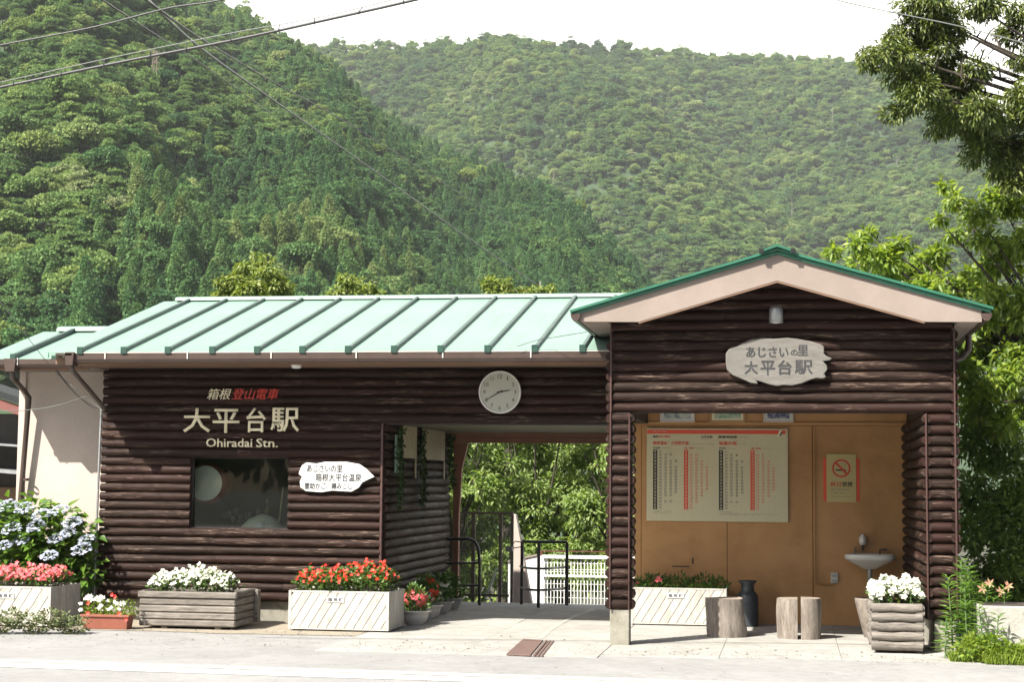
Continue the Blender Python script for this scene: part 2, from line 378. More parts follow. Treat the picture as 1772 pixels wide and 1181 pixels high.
# ---- lettering (flat print or thin cut letters) fitted to a box in the X-Z plane
def glyphs(body, bold=0., shear=0., extrude=0., line=1.0, align='LEFT', res=2, space=1.0):
    cu = bpy.data.curves.new("lettering", 'FONT'); cu.body = body; cu.size = 1; cu.offset = bold; cu.shear = shear; cu.extrude = extrude
    cu.space_line = line; cu.align_x = align; cu.resolution_u = res; cu.space_character = space
    o = bpy.data.objects.new("lettering", cu); SC.collection.objects.link(o)
    dg = bpy.context.evaluated_depsgraph_get(); dg.update()
    me = bpy.data.meshes.new_from_object(o.evaluated_get(dg)); bpy.data.objects.remove(o)
    return me
def lettering(body, x0, x1, z0, z1, y, m, parent, bold=0., shear=0., depth=.0, name="lettering", line=1.0, align='LEFT', keep=False, rotz=0., warp=None, space=1.0, res=2, thick=0.):
    me = glyphs(body, bold, shear, 0, line, align, res, space); n = len(me.vertices)
    if n == 0: return None
    if thick:
        for sx, sz in ((thick, 0), (thick*.5, thick*.7)): lettering(body, x0+sx, x1+sx, z0+sz, z1+sz, y-.0002-.0001*(sz > 0), m, parent, bold, shear, depth, name, line, align, keep, rotz, warp, space, res)
    co = np.empty(n*3); me.vertices.foreach_get('co', co); co = co.reshape(-1, 3)
    mn, mx = co.min(0), co.max(0); u = (co[:, 0]-mn[0])/(mx[0]-mn[0]); v = (co[:, 1]-mn[1])/max(mx[1]-mn[1], 1e-6)
    if keep:
        s = (z1-z0)/(mx[1]-mn[1]); X = x0+(co[:, 0]-mn[0])*s
    else: X = x0+u*(x1-x0)
    Z = z0+v*(z1-z0)
    if warp: X, Z = warp(X, Z)
    o3 = ORG[parent.name]; me.vertices.foreach_set('co', np.stack([X-o3.x, np.full(n, y-o3.y), Z-o3.z], 1).astype(np.float32).ravel())
    me.name = name; me.materials.clear(); me.materials.append(m)
    if depth:
        bm = bmesh.new(); bm.from_mesh(me)
        bmesh.ops.remove_doubles(bm, verts=bm.verts, dist=1e-5)
        r = bmesh.ops.extrude_face_region(bm, geom=list(bm.faces))
        bmesh.ops.translate(bm, vec=(0, -depth, 0), verts=[e for e in r['geom'] if isinstance(e, bmesh.types.BMVert)])
        bmesh.ops.recalc_face_normals(bm, faces=bm.faces); bm.to_mesh(me); bm.free()
    me.update(); return link(name, me, parent)

def wob(n, amp, seed):
    rg = random.Random(seed); ph = [rg.random()*6.28 for _ in range(5)]
    return lambda t: amp*sum(math.sin(t*(k+1)*3.1+ph[k])/(k+1) for k in range(5))

#PART2
# ================================================================== setting: ground and road
def sheet(name, x0, y0, x1, y1, z0, z1, m, label, cat=None):
    o = MB().box(x0, y0, z0, x1, y1, z1).build(name, m); return tag(o, label, None, None, 'structure')
prof = [(-300, -.02), (5.58, -.02), (5.60, -1.25), (60, -1.6), (170, -4), (2600, -6)]
mb = MB()
for i in range(len(prof)-1):
    (ya, za), (yb, zb) = prof[i], prof[i+1]
    mb.add([(-2600, ya, za), (2600, ya, za), (2600, yb, zb), (-2600, yb, zb)], [(0, 1, 2, 3)])
M['ground'] = mat("leafy_soil", (.05, .06, .025), (.035, .035, .02), .8, .95, .5)
tag(mb.build("ground", M['ground']), "dark leafy soil around and behind the station", kind='structure')
t = NT("sun_bleached_asphalt"); co = t.coords((1, 1, 1), False)
n1 = t.noise(co, .9, 6, .6); n2 = t.noise(co, 130, 3, .7); n3 = t.noise(co, 7, 6, .65, 1.)
c = t.ramp(n1, [(.3, (.225, .222, .213)), (.7, (.29, .286, .276))]); c = t.mix(.5, c, t.ramp(n2, [(.3, .6), (.7, 1.4)]), 'MULTIPLY')
c = t.mix(.55, c, t.ramp(n3, [(.3, .74), (.6, 1.08)]), 'MULTIPLY')
vo = t.n("ShaderNodeTexVoronoi", feature='DISTANCE_TO_EDGE'); vo.inputs['Scale'].default_value = .55
wn = t.n("ShaderNodeVectorMath", operation='ADD'); nn = t.n("ShaderNodeTexNoise"); nn.inputs['Scale'].default_value = 2.2; nn.inputs['Detail'].default_value = 6; t.l(co, nn.inputs['Vector']); t.l(co, wn.inputs[0]); t.l(nn.outputs[1], wn.inputs[1]); t.l(wn.outputs[0], vo.inputs['Vector'])
c = t.mix(t.ramp(vo.outputs[0], [(.0, .55), (.006, .0)]), c, (.10, .098, .092))
t.bsdf(c, .9, n2, .9, .006); M['asphalt'] = t.m
t = NT("worn_white_line"); co = t.coords((.6, 1, 1), False); n3 = t.noise(co, 9, 8, .75, 1.5); n2 = t.noise(co, 120, 3, .7)
c = t.mix(t.ramp(n3, [(.36, .75), (.50, 0.)]), (.70, .69, .64), (.27, .26, .24)); c = t.mix(.25, c, t.ramp(n2, [(.3, .6), (.7, 1.3)]), 'MULTIPLY')
t.bsdf(c, .8, n2, .3, .003); M['line'] = t.m
t = NT("apron_concrete"); co = t.coords((1, 1, 1), True); n1 = t.noise(co, 1.3, 7, .66, .6); n2 = t.noise(co, 90, 4, .7); n3 = t.noise(co, 6, 7, .7, .5)
c = t.ramp(n1, [(.3, (.245, .235, .21)), (.5, (.30, .292, .268)), (.7, (.34, .334, .312))]); c = t.mix(.6, c, t.ramp(n3, [(.32, .70), (.6, 1.1)]), 'MULTIPLY')
c = t.mix(.3, c, t.ramp(n2, [(.3, .65), (.7, 1.3)]), 'MULTIPLY'); t.bsdf(c, .85, n2, .5, .004); M['apron'] = t.m
sheet("road", -120, -40, 120, -.55, -.3, 0, M['asphalt'], "sun bleached asphalt road in front of the station")
mb = MB(); N = 24
for dy, wdt in ((0, .34), (-.42, .17)):
    pass
xs = [-40+80*i/160 for i in range(161)]; wf = wob(5, .006, 3)
def line_strip(y0f, y1f):
    mb = MB(); v = []
    for x in xs: v += [(x, y0f(x)+wf(x), .004), (x, y1f(x)+wf(x*1.3+2), .004)]
    mb.add(v, [(2*i, 2*i+1, 2*i+3, 2*i+2) for i in range(len(xs)-1)]); return mb
ln = lambda x: -2.62-.030*(x+5)
tag(line_strip(lambda x: ln(x)-.30, lambda x: ln(x)-.62).build("road_marking", M['line']), "worn white edge line painted along the road", kind='structure')
t = NT("faded_line_ghost"); co = t.coords((.4, 1, 1), False); n3 = t.noise(co, 6, 8, .75, 1.5); n2 = t.noise(co, 120, 3, .7)
c = t.mix(t.ramp(n3, [(.35, 1.), (.6, .35)]), (.42, .41, .36), (.27, .26, .25)); t.bsdf(c, .85, n2, .3, .003); M['ghost'] = t.m
tag(line_strip(lambda x: ln(x)-.02, lambda x: ln(x)-.27).build("road_marking", M['ghost']), "faded older line beside the white edge line", kind='structure')
# concrete apron: slabs with open joints
ap = empty("pavement", (0, 2, 0), "pale concrete pavement of large slabs under and before the station", None); ap['kind'] = 'structure'
XE = [-2.62, -1.28, .02, 1.10, 2.20, 3.42]; YE = [-.95, 2.35, 5.58]
for i in range(len(XE)-1):
    for j in range(len(YE)-1):
        y0 = YE[j]+(.0 if j else (-.30 if i < 2 else -.10 if i == 2 else .05))
        MB().box(XE[i]+.0022, y0+.0022, -.2, XE[i+1]-.0022, YE[j+1]-.0022, .006+.002*((i+j) % 2)).build("slab", M['apron'], ap, .002)
M['dirt'] = mat("dusty_gravel_strip", (.30, .26, .20), (.22, .19, .145), 5, .95, .8, c3=(.36, .33, .28), fine=60, rnd=False)
mb = MB(); wfe = wob(5, .035, 9); n = 120; v = []
for i in range(n+1):
    x = -14+(14-2.63)*i/n; v += [(x, .28+wfe(x*.9)-.05*(x+2.6)*.0, .005), (x, 1.9, .005)]
mb.add(v, [(2*i, 2*i+2, 2*i+3, 2*i+1) for i in range(n)])
tag(mb.build("verge", M['dirt']), "dusty gravel strip along the foot of the log wall", kind='structure')
mb = MB(); mb.box(-30, -.55, -.3, -2.63, 5.5, 0); mb.box(3.43, -.55, -.3, 30, 5.5, 0)
tag(mb.build("roadside", M['asphalt']), "asphalt margin between road and buildings", kind='structure')

# ================================================================== ticket office
PZ = .0988; Z0 = .25
off = empty("ticket_office", (-4.3, 1.6, 0), "low station office clad in dark brown half logs under a pale green metal roof", "building")
wx0, wx1, wz0, wz1 = -4.885, -3.748, Z0+8*PZ, Z0+16*PZ
mb = MB()
mb.box(-5.90, 1.60, 0.24, -2.70, 1.72, wz0); mb.box(-5.90, 1.60, wz0, wx0, 1.72, wz1); mb.box(wx1, 1.60, wz0, -2.70, 1.72, wz1)
mb.box(-5.90, 1.60, wz1, -2.70, 1.72, 2.95); mb.box(-2.70, 1.60, 2.225, -.06, 1.72, 2.95)
front = mb.build("log_wall", M['backing'], off)
rf = 1.585
for k in range(26):
    z = Z0+(k+.5)*PZ
    if 8 <= k < 16:
        log_x(front, -5.94, wx0, rf, z); log_x(front, wx1, -2.695, rf, z)
    elif k < 20: log_x(front, -5.94, -2.695, rf, z)
    elif k < 26:
        log_x(front, -5.94, -.04, rf, z)
ret = MB().box(-2.79, 1.722, .24, -2.69, 5.2, 2.83).build("side_wall", M['backing'], off)
for k in range(20):
    z = Z0+(k+.5)*PZ
    log_y(ret, 1.60, 3.6, -2.675, z); log_y(ret, 3.605, 5.15, -2.675, z)
MB().box(-2.70, 1.545, .25, -2.672, 1.575, 2.22).build("corner_trim", M['trim'], off, .004)
MB().box(-5.90, 1.722, 0.24, -5.80, 5.3, 2.83).build("end_wall", M['backing'], off)
MB().box(-5.80, 5.2, 0, -2.69, 5.3, 2.83).build("back_wall", M['backing'], off)
fd = MB().box(-5.88, 1.64, -.1, -2.72, 1.75, .238).box(-2.80, 1.752, -.1, -2.72, 5.2, .238).build("foundation", M['mossconc'], off)
MB().box(-2.68, 1.725, 2.235, -.065, 5.19, 2.28).build("passage_ceiling", mat("dull_olive_ceiling", (.16, .15, .09)), off)
# header underside trim, rear opening frame
MB().box(-2.66, 1.60, 2.205, -.062, 1.70, 2.223).build("header_trim", M['backing'], off, .002)
bm_ = MB().box(-2.66, 5.20, 2.10, -.03, 5.30, 2.165).box(-2.66, 5.12, 2.168, -.03, 5.30, 2.232)
bm_.build("cross_beam", M['orange'], off, .003)
MB().box(-2.61, 5.20, 0, -2.53, 5.30, 2.098).build("frame_post", M['orange'], off, .004)
MB().prism([(-2.53, 2.095), (-2.42, 2.095), (-2.50, 1.75), (-2.53, 1.1)], 5.215, 5.285).build("corner_bracket", M['orange'], off)
MB().box(-2.62, 5.06, 2.10, -2.45, 5.18, 2.23).build("beam_end", M['orange'], off, .004)
# display window
win = MB().box(wx0, 1.625, wz0, wx0+.012, 1.655, wz1).box(wx1-.012, 1.625, wz0, wx1, 1.655, wz1).box(wx0+.012, 1.625, wz0, wx1-.012, 1.655, wz0+.012).box(wx0+.012, 1.625, wz1-.012, wx1-.012, 1.655, wz1).build("display_window", M['backing'], off)
MB().box(wx0+.013, 1.637, wz0+.013, wx1-.013, 1.643, wz1-.013).build("pane", M['glasspane'], win)
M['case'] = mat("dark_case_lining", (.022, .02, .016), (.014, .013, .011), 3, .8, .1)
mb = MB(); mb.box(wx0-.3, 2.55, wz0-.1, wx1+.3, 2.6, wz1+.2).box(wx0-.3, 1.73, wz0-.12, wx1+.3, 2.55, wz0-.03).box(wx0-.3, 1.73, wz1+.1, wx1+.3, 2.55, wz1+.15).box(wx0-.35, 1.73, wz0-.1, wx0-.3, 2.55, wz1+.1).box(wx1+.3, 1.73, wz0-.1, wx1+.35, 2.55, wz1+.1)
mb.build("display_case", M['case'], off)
# ---- roof
EY, EZ, RY, RZ = .66, 2.945, 4.05, 3.872
RX0, RX1 = -6.2, .35
rs = (RZ-EZ)/(RY-EY)
mb = MB(); th = .035
mb.prism([(EY, EZ), (RY, RZ), (RY, RZ-th), (EY, EZ-th)], RX0, RX1, 'X')
mb.prism([(RY, RZ-.001), (5.7, 3.42), (5.7, 3.42-th), (RY, RZ-th)], RX0, RX1, 'X')
roof = mb.build("roof", M['roof'], off)
sl_ = math.hypot(RY-EY, RZ-EZ); ang = math.atan2(RZ-EZ, RY-EY)
bmb = MB().box(-.019, 0, .0, .019, sl_+.03, .04).build("batten", M['roofshade'], None, .004); bme = bmb.data; bpy.data.objects.remove(bmb)
# sheet panels between the battens, each a piece of its own
for i in range(12):
    x = -5.838+.498*i
    inst("batten", bme, roof, (x, EY-.01, EZ+.001), rot=(ang, 0, 0))
    MB().box(x-.034, EY-.022, EZ-.02, x+.034, EY-.012, EZ+.058).build("batten_cap", M['capgreen'], roof, .003)
pm = MB().box(.004, 0, .0, .490, sl_, .004).build("roof_panel", M['roof'], None); pme = pm.data; bpy.data.objects.remove(pm)
for i in range(-1, 12):
    x = -5.838+.498*i+.0
    if i == -1: MB().prism([(RX0, 0), (x-.004, 0), (x-.004, .004), (RX0, .004)], 0, 1, 'Y')
    else: inst("roof_panel", pme, roof, (x, EY, EZ+.001+.0006*(i % 3)), rot=(ang+.0003*(i % 3), 0, 0))
MB().prism([(RY-.09, RZ+.0), (RY-.07, RZ+.04), (RY, RZ+.055), (RY+.07, RZ+.04), (RY+.09, RZ+.0)], -6.02, RX1, 'X').build("ridge_cap", M['roof'], roof)
MB().box(RX0-.01, EY, EZ-.055, RX0-.0, EY+.01, EZ).build("verge_trim", M['green'], roof)
# eaves: soffit, fascia, gutter
MB().box(-6.17, .80, 2.838, -.06, 1.60, 2.862).build("soffit", M['soffit'], off)
MB().box(-6.17, .77, 2.825, -.06, .795, 2.905).build("fascia_board", M['soffit'], off, .003)
g = MB().prism([(.655, 2.935), (.655, 2.87), (.675, 2.835), (.745, 2.835), (.765, 2.87), (.765, 2.935), (.757, 2.935), (.757, 2.873), (.741, 2.843), (.679, 2.843), (.663, 2.873), (.663, 2.935)], -6.02, -.05, 'X').build("gutter", M['gutter'], off)
MB().tube([(-6.02, .655, 2.938), (-.05, .655, 2.938)], .006, 6).build("gutter_lip", M['white'], g)
for i in range(7):
    x = -5.55+.93*i; MB().box(x-.006, .644, 2.87, x+.006, .652, 2.955).build("gutter_bracket", M['white'], g)
c0 = atY(125, 620, .70)
h = MB().box(c0.x-.16, .62, 2.905, c0.x+.03, .70, 2.935).prism([(c0.x-.055, 2.945), (c0.x+.055, 2.945), (c0.x+.04, 2.80), (c0.x-.04, 2.80)], .62, .76).build("hopper", M['gutter'], off, .004)
pe = atY(182, 702, 1.52)
MB().tube([(c0.x, .69, 2.80), (c0.x+.01, .70, 2.74), (c0.x+.05, .76, 2.68), (pe.x-.02, 1.48, pe.z), (pe.x+.0, 1.50, pe.z-.06)], .026, 10).build("downpipe", M['gutter'], off)
# grey conduit down the corner
MB().tube([(-5.975, 1.60, 2.40), (-5.975, 1.57, 1.5), (-5.985, 1.57, .02)], .014, 8).build("corner_conduit", M['greymetal'], off)
MB().lathe([(0, -.03), (.05, -.025), (.06, 0), (.06, .01)], atY(513, 634, 1.2), 16).build("soffit_lamp", M['ceramic'], off)

# ================================================================== office annex with plaster wall
anx = empty("plaster_annex", (-6.6, 2.1, 0), "pale plastered side building with a lower green metal roof beside the log office", "building")
MB().box(-7.16, 2.10, -.1, -6.02, 2.25, 2.96).build("plaster_wall", M['plaster'], anx)
MB().box(-7.20, 2.07, -.1, -7.12, 2.35, 2.90).build("corner_pilaster", M['plaster'], anx, .005)
MB().box(-7.18, 2.25, -.1, -7.08, 6.2, 2.9).box(-7.08, 6.1, -.1, -6.0, 6.2, 2.9).build("rear_wall", M['plaster'], anx)
mb = MB(); mb.prism([(1.28, 2.925), (2.95, 3.385), (2.95, 3.35), (1.28, 2.89)], -7.33, -6.205, 'X').prism([(2.95, 3.384), (6.3, 2.7), (6.3, 2.665), (2.95, 3.35)], -7.33, -6.205, 'X')
ar = mb.build("roof", M['roof'], anx)
asl = math.hypot(1.67, .46); aang = math.atan2(.46, 1.67)
ab = MB().box(-.024, 0, 0, .024, asl, .048).build("batten", M['roofshade'], None, .004); abm = ab.data; bpy.data.objects.remove(ab)
for x in (-6.905, -6.41):
    inst("batten", abm, ar, (x, 1.27, 2.927), rot=(aang, 0, 0)); MB().box(x-.034, 1.255, 2.905, x+.034, 1.265, 2.98).build("batten_cap", M['capgreen'], ar, .003)
MB().prism([(2.86, 3.385), (2.88, 3.43), (2.95, 3.45), (3.02, 3.43), (3.04, 3.385)], -7.12, -6.21, 'X').build("ridge_cap", M['roof'], ar)
MB().box(-7.32, 1.36, 2.83, -6.02, 2.10, 2.85).build("soffit", M['fascia'], anx)
MB().box(-7.32, 1.33, 2.80, -6.02, 1.355, 2.885).build("fascia_board", M['soffit'], anx)
g = MB().prism([(1.23, 2.915), (1.23, 2.86), (1.25, 2.83), (1.31, 2.83), (1.325, 2.86), (1.325, 2.915)], -7.32, -6.10, 'X').build("gutter", M['gutter'], anx)
for x in (-7.25, -6.83): MB().box(x-.006, 1.218, 2.85, x+.006, 1.228, 2.93).build("gutter_bracket", M['white'], g)
c1 = atY(22, 640, 1.28)
MB().prism([(c1.x-.075, c1.z+.12), (c1.x+.075, c1.z+.12), (c1.x+.055, c1.z-.03), (c1.x-.055, c1.z-.03)], 1.20, 1.34).build("hopper", M['gutter'], anx, .004)
p1 = atY(46, 680, 1.9); p2 = atY(36, 868, 2.03)
MB().tube([(c1.x, 1.27, c1.z-.03), (c1.x, 1.28, c1.z-.09), (c1.x+.02, 1.32, c1.z-.13), (p1.x-.03, 1.88, p1.z+.03), (p1.x, 1.97, p1.z-.05), (p2.x+.0, 2.02, p2.z), (p2.x-.01, 2.02, .0)], .031, 10).build("downpipe", M['gutter'], anx)
MB().lathe([(.036, 0), (.036, .03)], (p1.x-.015, 2.0, 1.55), 10).build("pipe_clamp", M['gutter'], anx)

# ================================================================== neighbouring dark house, far left
nh = empty("old_house", (-10, 6, 0), "dark weatherboard house with a reddish eave at the far left edge", "house")
MB().box(-13, 7.2, -.5, -8.95, 8.6, 2.55).build("wall", M['dark_house'], nh)
MB().prism([(-13, 3.95), (-8.9, 2.66), (-8.9, 2.56), (-13, 3.85)], 6.2, 7.3).build("roof", mat("dark_tile_roof", (.016, .02, .02), rough=.9), nh)
MB().prism([(-13, 3.84), (-8.95, 2.555), (-8.95, 2.42), (-13, 3.66)], 6.24, 6.30).build("bargeboard", mat("dull_red_board", (.16, .05, .04)), nh)
MB().prism([(-13, 2.30), (-8.95, 2.05), (-8.95, 2.02), (-13, 2.27)], 6.4, 7.2).build("lower_eave", M['greymetal'], nh)
MB().prism([(-13, 1.95), (-8.95, 1.68), (-8.95, 1.63), (-13, 1.90)], 6.2, 7.2).build("porch_roof", M['greymetal'], nh)
MB().box(-13, 7.1, 1.22, -8.95, 7.19, 1.45).build("beam", M['soffit'], nh)
MB().box(-9.13, 6.9, -.5, -9.05, 6.98, 1.62).build("porch_post", M['white'], nh)

# ================================================================== waiting shelter
t = NT("ochre_board_scuffed"); co = t.coords((1, 1, 1), False); big = t.noise(co, 1.7, 6, .62, .4); scf_ = t.noise(t.coords((1, 1, 6), False), 7, 8, .75, 1.4); fine_ = t.noise(co, 55, 4, .6)
c = t.ramp(big, [(.3, (.44, .235, .082)), (.5, (.385, .202, .069)), (.68, (.30, .152, .050))]); c = t.mix(t.ramp(scf_, [(.60, 0.), (.70, .5)]), c, (.17, .085, .03)); c = t.mix(t.ramp(fine_, [(.62, 0.), (.75, .3)]), c, (.5, .33, .16))
t.bsdf(c, t.ramp(big, [(.3, .38), (.7, .65)]), fine_, .15, .003); M['ochre'] = t.m
t = NT("weathered_mint_roof"); tc = t.n("ShaderNodeTexCoord"); mp = t.n("ShaderNodeMapping"); mp.inputs['Scale'].default_value = (9, .55, 1); t.l(tc.outputs['Object'], mp.inputs[0])
oi = t.n("ShaderNodeObjectInfo"); cx = t.n("ShaderNodeCombineXYZ"); t.l(oi.outputs['Random'], cx.inputs[0]); t.l(oi.outputs['Random'], cx.inputs[1]); sc_ = t.n("ShaderNodeVectorMath", operation='SCALE'); sc_.inputs['Scale'].default_value = 50.; t.l(cx.outputs[0], sc_.inputs[0]); ad = t.n("ShaderNodeVectorMath", operation='ADD'); t.l(mp.outputs[0], ad.inputs[0]); t.l(sc_.outputs[0], ad.inputs[1])
st1_ = t.noise(ad.outputs[0], 1.3, 6, .65, .3); bl = t.noise(tc.outputs['Object'], 1.1, 5, .6)
c = t.ramp(bl, [(.3, (.148, .238, .192)), (.7, (.178, .268, .222))]); c = t.mix(t.ramp(st1_, [(.52, 0.), (.72, .5)]), c, (.12, .175, .14)); c = t.mix(t.ramp(t.noise(ad.outputs[0], 4.5, 4, .7), [(.66, 0.), (.74, .35)]), c, (.17, .16, .11))
t.bsdf(c, .55, bl, .1, .004); 
for me_ in bpy.data.meshes:
    if me_.name.startswith("roof_panel"): me_.materials[0] = t.m
sh = empty("waiting_shelter", (1.6, 0, 0), "gabled log waiting shelter with pale bargeboards and green roof edge, open at the front", "building")
AX, AZ = 1.634, 3.80; sR = (AZ-3.235)/(AX+.30)
gw = MB().prism([(.02, 2.275), (3.28, 2.275), (3.28, 3.23), (AX, 3.70), (.02, 3.22)], .06, .14).build("gable_wall", M['backing'], sh)
for k in range(14):
    z = 2.325+.1011*k; hx = (3.70-(z+.05))/sR*.985; x0, x1 = max(0.0, AX-hx), min(3.29, AX+hx)
    if x1-x0 > .15: log_x(gw, x0, x1, .045, z)
po = MB().box(.02, .02, .346, .18, .19, 2.275).build("front_post", M['backing'], sh)
for k in range(19):
    z = .346+.1011*(k+.5)
    log_x(po, .004, .186, .022, z, .05); log_y(po, .0, .20, -.004, z, .05); log_y(po, .0, .20, .194, z, .05)
for x in (-.004, .181): MB().box(x, -.036, .346, x+.014, -.020, 2.27).build("corner_trim", M['trim'], po, .003)
MB().box(.0, .0, 0, .19, .19, .345).build("post_base", M['mossconc'], sh, .006)
lw = MB().box(.03, .14, 2.275, .12, 3.05, 3.2).build("side_wall", M['backing'], sh)
for k in range(7): log_y(lw, .0, 3.05, -.004, 2.325+.1011*k, .05)
MB().box(-.004, -.026, 2.275, .012, -.012, 3.12).build("corner_trim", M['trim'], sh, .003)
rw = MB().box(3.06, .07, .305, 3.27, 3.25, 2.274).box(3.06, .145, 2.275, 3.27, 3.25, 3.2).build("side_wall", M['backing'], sh)
for k in range(19):
    z = .31+.1033*(k+.5)
    log_x(rw, 3.03, 3.30, .04, z); log_y(rw, -.01, 3.0, 3.035, z); log_y(rw, -.01, 3.2, 3.30, z)
for k in range(8): log_y(rw, .0, 3.2, 3.30, 2.325+.1011*k)
for x in (3.022, 3.292): MB().box(x, -.030, .31, x+.016, -.012, 2.27 if x < 3.1 else 3.1).build("corner_trim", M['trim'], rw, .003)
MB().box(3.09, .03, -.05, 3.29, 3.2, .303).build("foundation", M['mossconc'], sh, .006)
bw = MB().box(-.03, 3.05, -.05, 3.058, 3.12, 3.0).build("back_wall", M['backing'], sh)
for x0, x1 in ((-.03, .045), (.049, 1.03), (1.034, 1.995), (2.001, 3.052)):
    MB().box(x0, 3.0+(.006 if x0 < 0 else 0), .0, x1, 3.049, 2.255).build("panel", M['ochre'], bw, .003)
MB().box(-.03, 2.985, 2.258, 3.052, 3.049, 2.30).build("picture_rail", M['ochre'], bw, .003)
MB().box(-.03, 3.005, 2.302, 3.052, 3.049, 2.72).build("upper_panel", M['ochre'], bw)
MB().box(.12, .15, 2.66, 3.05, 3.0, 2.70).build("ceiling", M['soffit'], sh)
MB().box(-.03, 3.13, -.05, .07, 5.2, 2.9).build("passage_wall", M['backing'], sh)
MB().tube([(2.02, 2.975, 2.24), (2.02, 2.975, .50), (2.03, 2.975, .47), (2.19, 2.975, .46), (2.22, 2.975, .49)], .008, 6).build("conduit", M['ochre'], sh)
oc = atY(1444, 1001, 2.97)
so_ = MB().box(oc.x-.04, 2.965, oc.z-.06, oc.x+.04, 2.999, oc.z+.06).build("socket_box", M['white'], sh, .004)
for dz in (-.028, .024): MB().box(oc.x-.026, 2.957, oc.z+dz-.014, oc.x+.026, 2.964, oc.z+dz+.014).build("socket_cover", M['greymetal'], so_, .002)
mk = atY(1178, 981, 2.998); MB().box(mk.x-.1, 2.992, mk.z-.006, mk.x+.1, 2.999, mk.z+.006).box(mk.x+.13, 2.992, mk.z+.03, mk.x+.145, 2.999, mk.z+.10).build("wall_slot", M['backing'], sh)
# bargeboard + roof
bb = MB().prism([(-.264, 3.236), (-.264, 3.14), (.309, 3.134), (1.633, 3.522), (2.999, 3.118), (3.52, 3.112), (3.52, 3.235), (AX, 3.775)], -.40, -.345).build("bargeboard", M['fascia'], sh)
MB().prism([(.309, 3.118), (.309, 3.134), (1.633, 3.522), (2.999, 3.118), (2.999, 3.102), (1.633, 3.504)], -.395, -.36).build("lower_lip", M['soffit'], sh)
def slope_slab(o0, o1, y0, y1, xl=-.33, xr=3.60):
    lz = AZ-sR*(AX-xl); rz = AZ-sR*(xr-AX)
    return [(xl, lz+o0), (AX, AZ+o0), (xr, rz+o0), (xr, rz+o1), (AX, AZ+o1), (xl, lz+o1)]
mb = MB().prism(slope_slab(-.030, 0.0, 0, 0), -.43, 3.75); r2 = mb.build("roof", M['green'], sh)
MB().prism(slope_slab(.004, .028, 0, 0, -.35, 3.62), -.46, 3.76).build("roof_edge", M['green'], r2)
MB().prism(slope_slab(.0285, .036, 0, 0, -.34, 3.61), -.40, 3.74).build("roof_sheet", M['roof'], r2)
MB().prism([(AX-.15, AZ-.016), (AX, AZ+.036), (AX+.15, AZ-.016), (AX+.15, AZ+.004), (AX, AZ+.062), (AX-.15, AZ+.004)], -.50, 3.78).build("ridge_cap", M['green'], r2)
for s in (-1, 1): MB().box(AX+s*.15-.022, -.507, AZ-.028, AX+s*.15+.022, -.48, AZ+.014).build("ridge_clip", M['blackmetal'], r2)
MB().prism(slope_slab(-.12, -.034, 0, 0, -.2, 3.46), -.344, .05).build("gable_soffit", M['soffit'], sh)
MB().box(-.25, -.343, 3.135, -.0, 3.6, 3.16).build("eave_soffit", M['fascia'], sh); MB().box(3.31, -.343, 3.112, 3.50, 3.6, 3.14).build("eave_soffit", M['fascia'], sh)
for s, x in ((-1, -.30), (1, 3.56)):
    z = 3.215 if s < 0 else 3.19
    MB().prism([(x-.05, z), (x+.05, z), (x+.04, z-.045), (x+.02, z-.07), (x-.02, z-.07), (x-.04, z-.045)], -.44, 3.72).build("gutter", M['gutter'], sh)
MB().tube([(3.56, 1.2, 3.13), (3.56, 1.2, 2.98), (3.50, 1.2, 2.90), (3.38, 1.2, 2.86), (3.34, 1.2, 2.80)], .035, 10).build("downpipe", M['gutter'], sh)
lp = atY(1343, 546, -.09)
lamp = MB().lathe([(.0, .085), (.05, .083), (.066, .06), (.068, -.075), (.062, -.075), (.06, .05), (0, .07)], (lp.x, -.085, lp.z), 24).build("wall_lamp", M['greymetal'])
tag(lamp, "grey metal cylinder lamp above the wooden gable sign", "lamp")
b_ = MB().box(lp.x-.03, -.015, lp.z+.0, lp.x+.03, .0, lp.z+.06).build("mounting_plate", M['greymetal'], lamp)
MB().lathe([(0, -.066), (.055, -.066), (.057, -.072), (0, -.082)], (lp.x, -.085, lp.z), 20).build("diffuser", M['ceramic'], lamp)

# ================================================================== signs and lettering
st = empty("station_name_lettering", (-4.3, 1.53, 2.2), "cream cut letters naming the station on the dark log wall", "lettering")
yt = 1.528
for ch, a, b, c, d in (("大", 318, 364, 707, 749), ("平", 369, 414, 708, 750), ("台", 427, 460, 706, 749), ("駅", 469, 518, 706, 748)):
    A = atY(a, c, yt); B = atY(b, d, yt); lettering(ch, A.x, B.x, B.z, A.z, yt, M['cream'], st, .012, depth=.01, name="character")
A = atY(357, 759, yt); B = atY(481, 775, yt); lettering("Ohiradai", A.x, A.x+.645*(B.x-A.x), B.z, A.z, yt, M['cream'], st, .012, depth=.008, name="roman_word"); lettering("Stn.", A.x+.70*(B.x-A.x), B.x, B.z, A.z, yt, M['cream'], st, .012, depth=.008, name="roman_word")
tt = empty("railway_name_lettering", (-4.3, 1.53, 2.54), "small slanted cream and red railway name above the station name", "lettering")
A = atY(359, 673, yt); B = atY(400, 692, yt); lettering("箱根", A.x, B.x, B.z, A.z, yt, M['cream'], tt, 0, .28, .008, name="cream_characters")
A = atY(402, 673, yt); B = atY(483, 692, yt); lettering("登山電車", A.x, B.x, B.z, A.z, yt, M['red'], tt, 0, .28, .008, name="red_characters")
def outline(pxs, Y, y0, y1, name, m, label, cat, bev=.004):
    pts = [atY(x, y, Y) for x, y in pxs]
    o = MB().prism([(p.x, p.z) for p in pts], y0, y1)
    r = o.build(name, m, None, bev, org=(sum(p.x for p in pts)/len(pts), (y0+y1)/2, sum(p.z for p in pts)/len(pts)))
    return tag(r, label, cat)
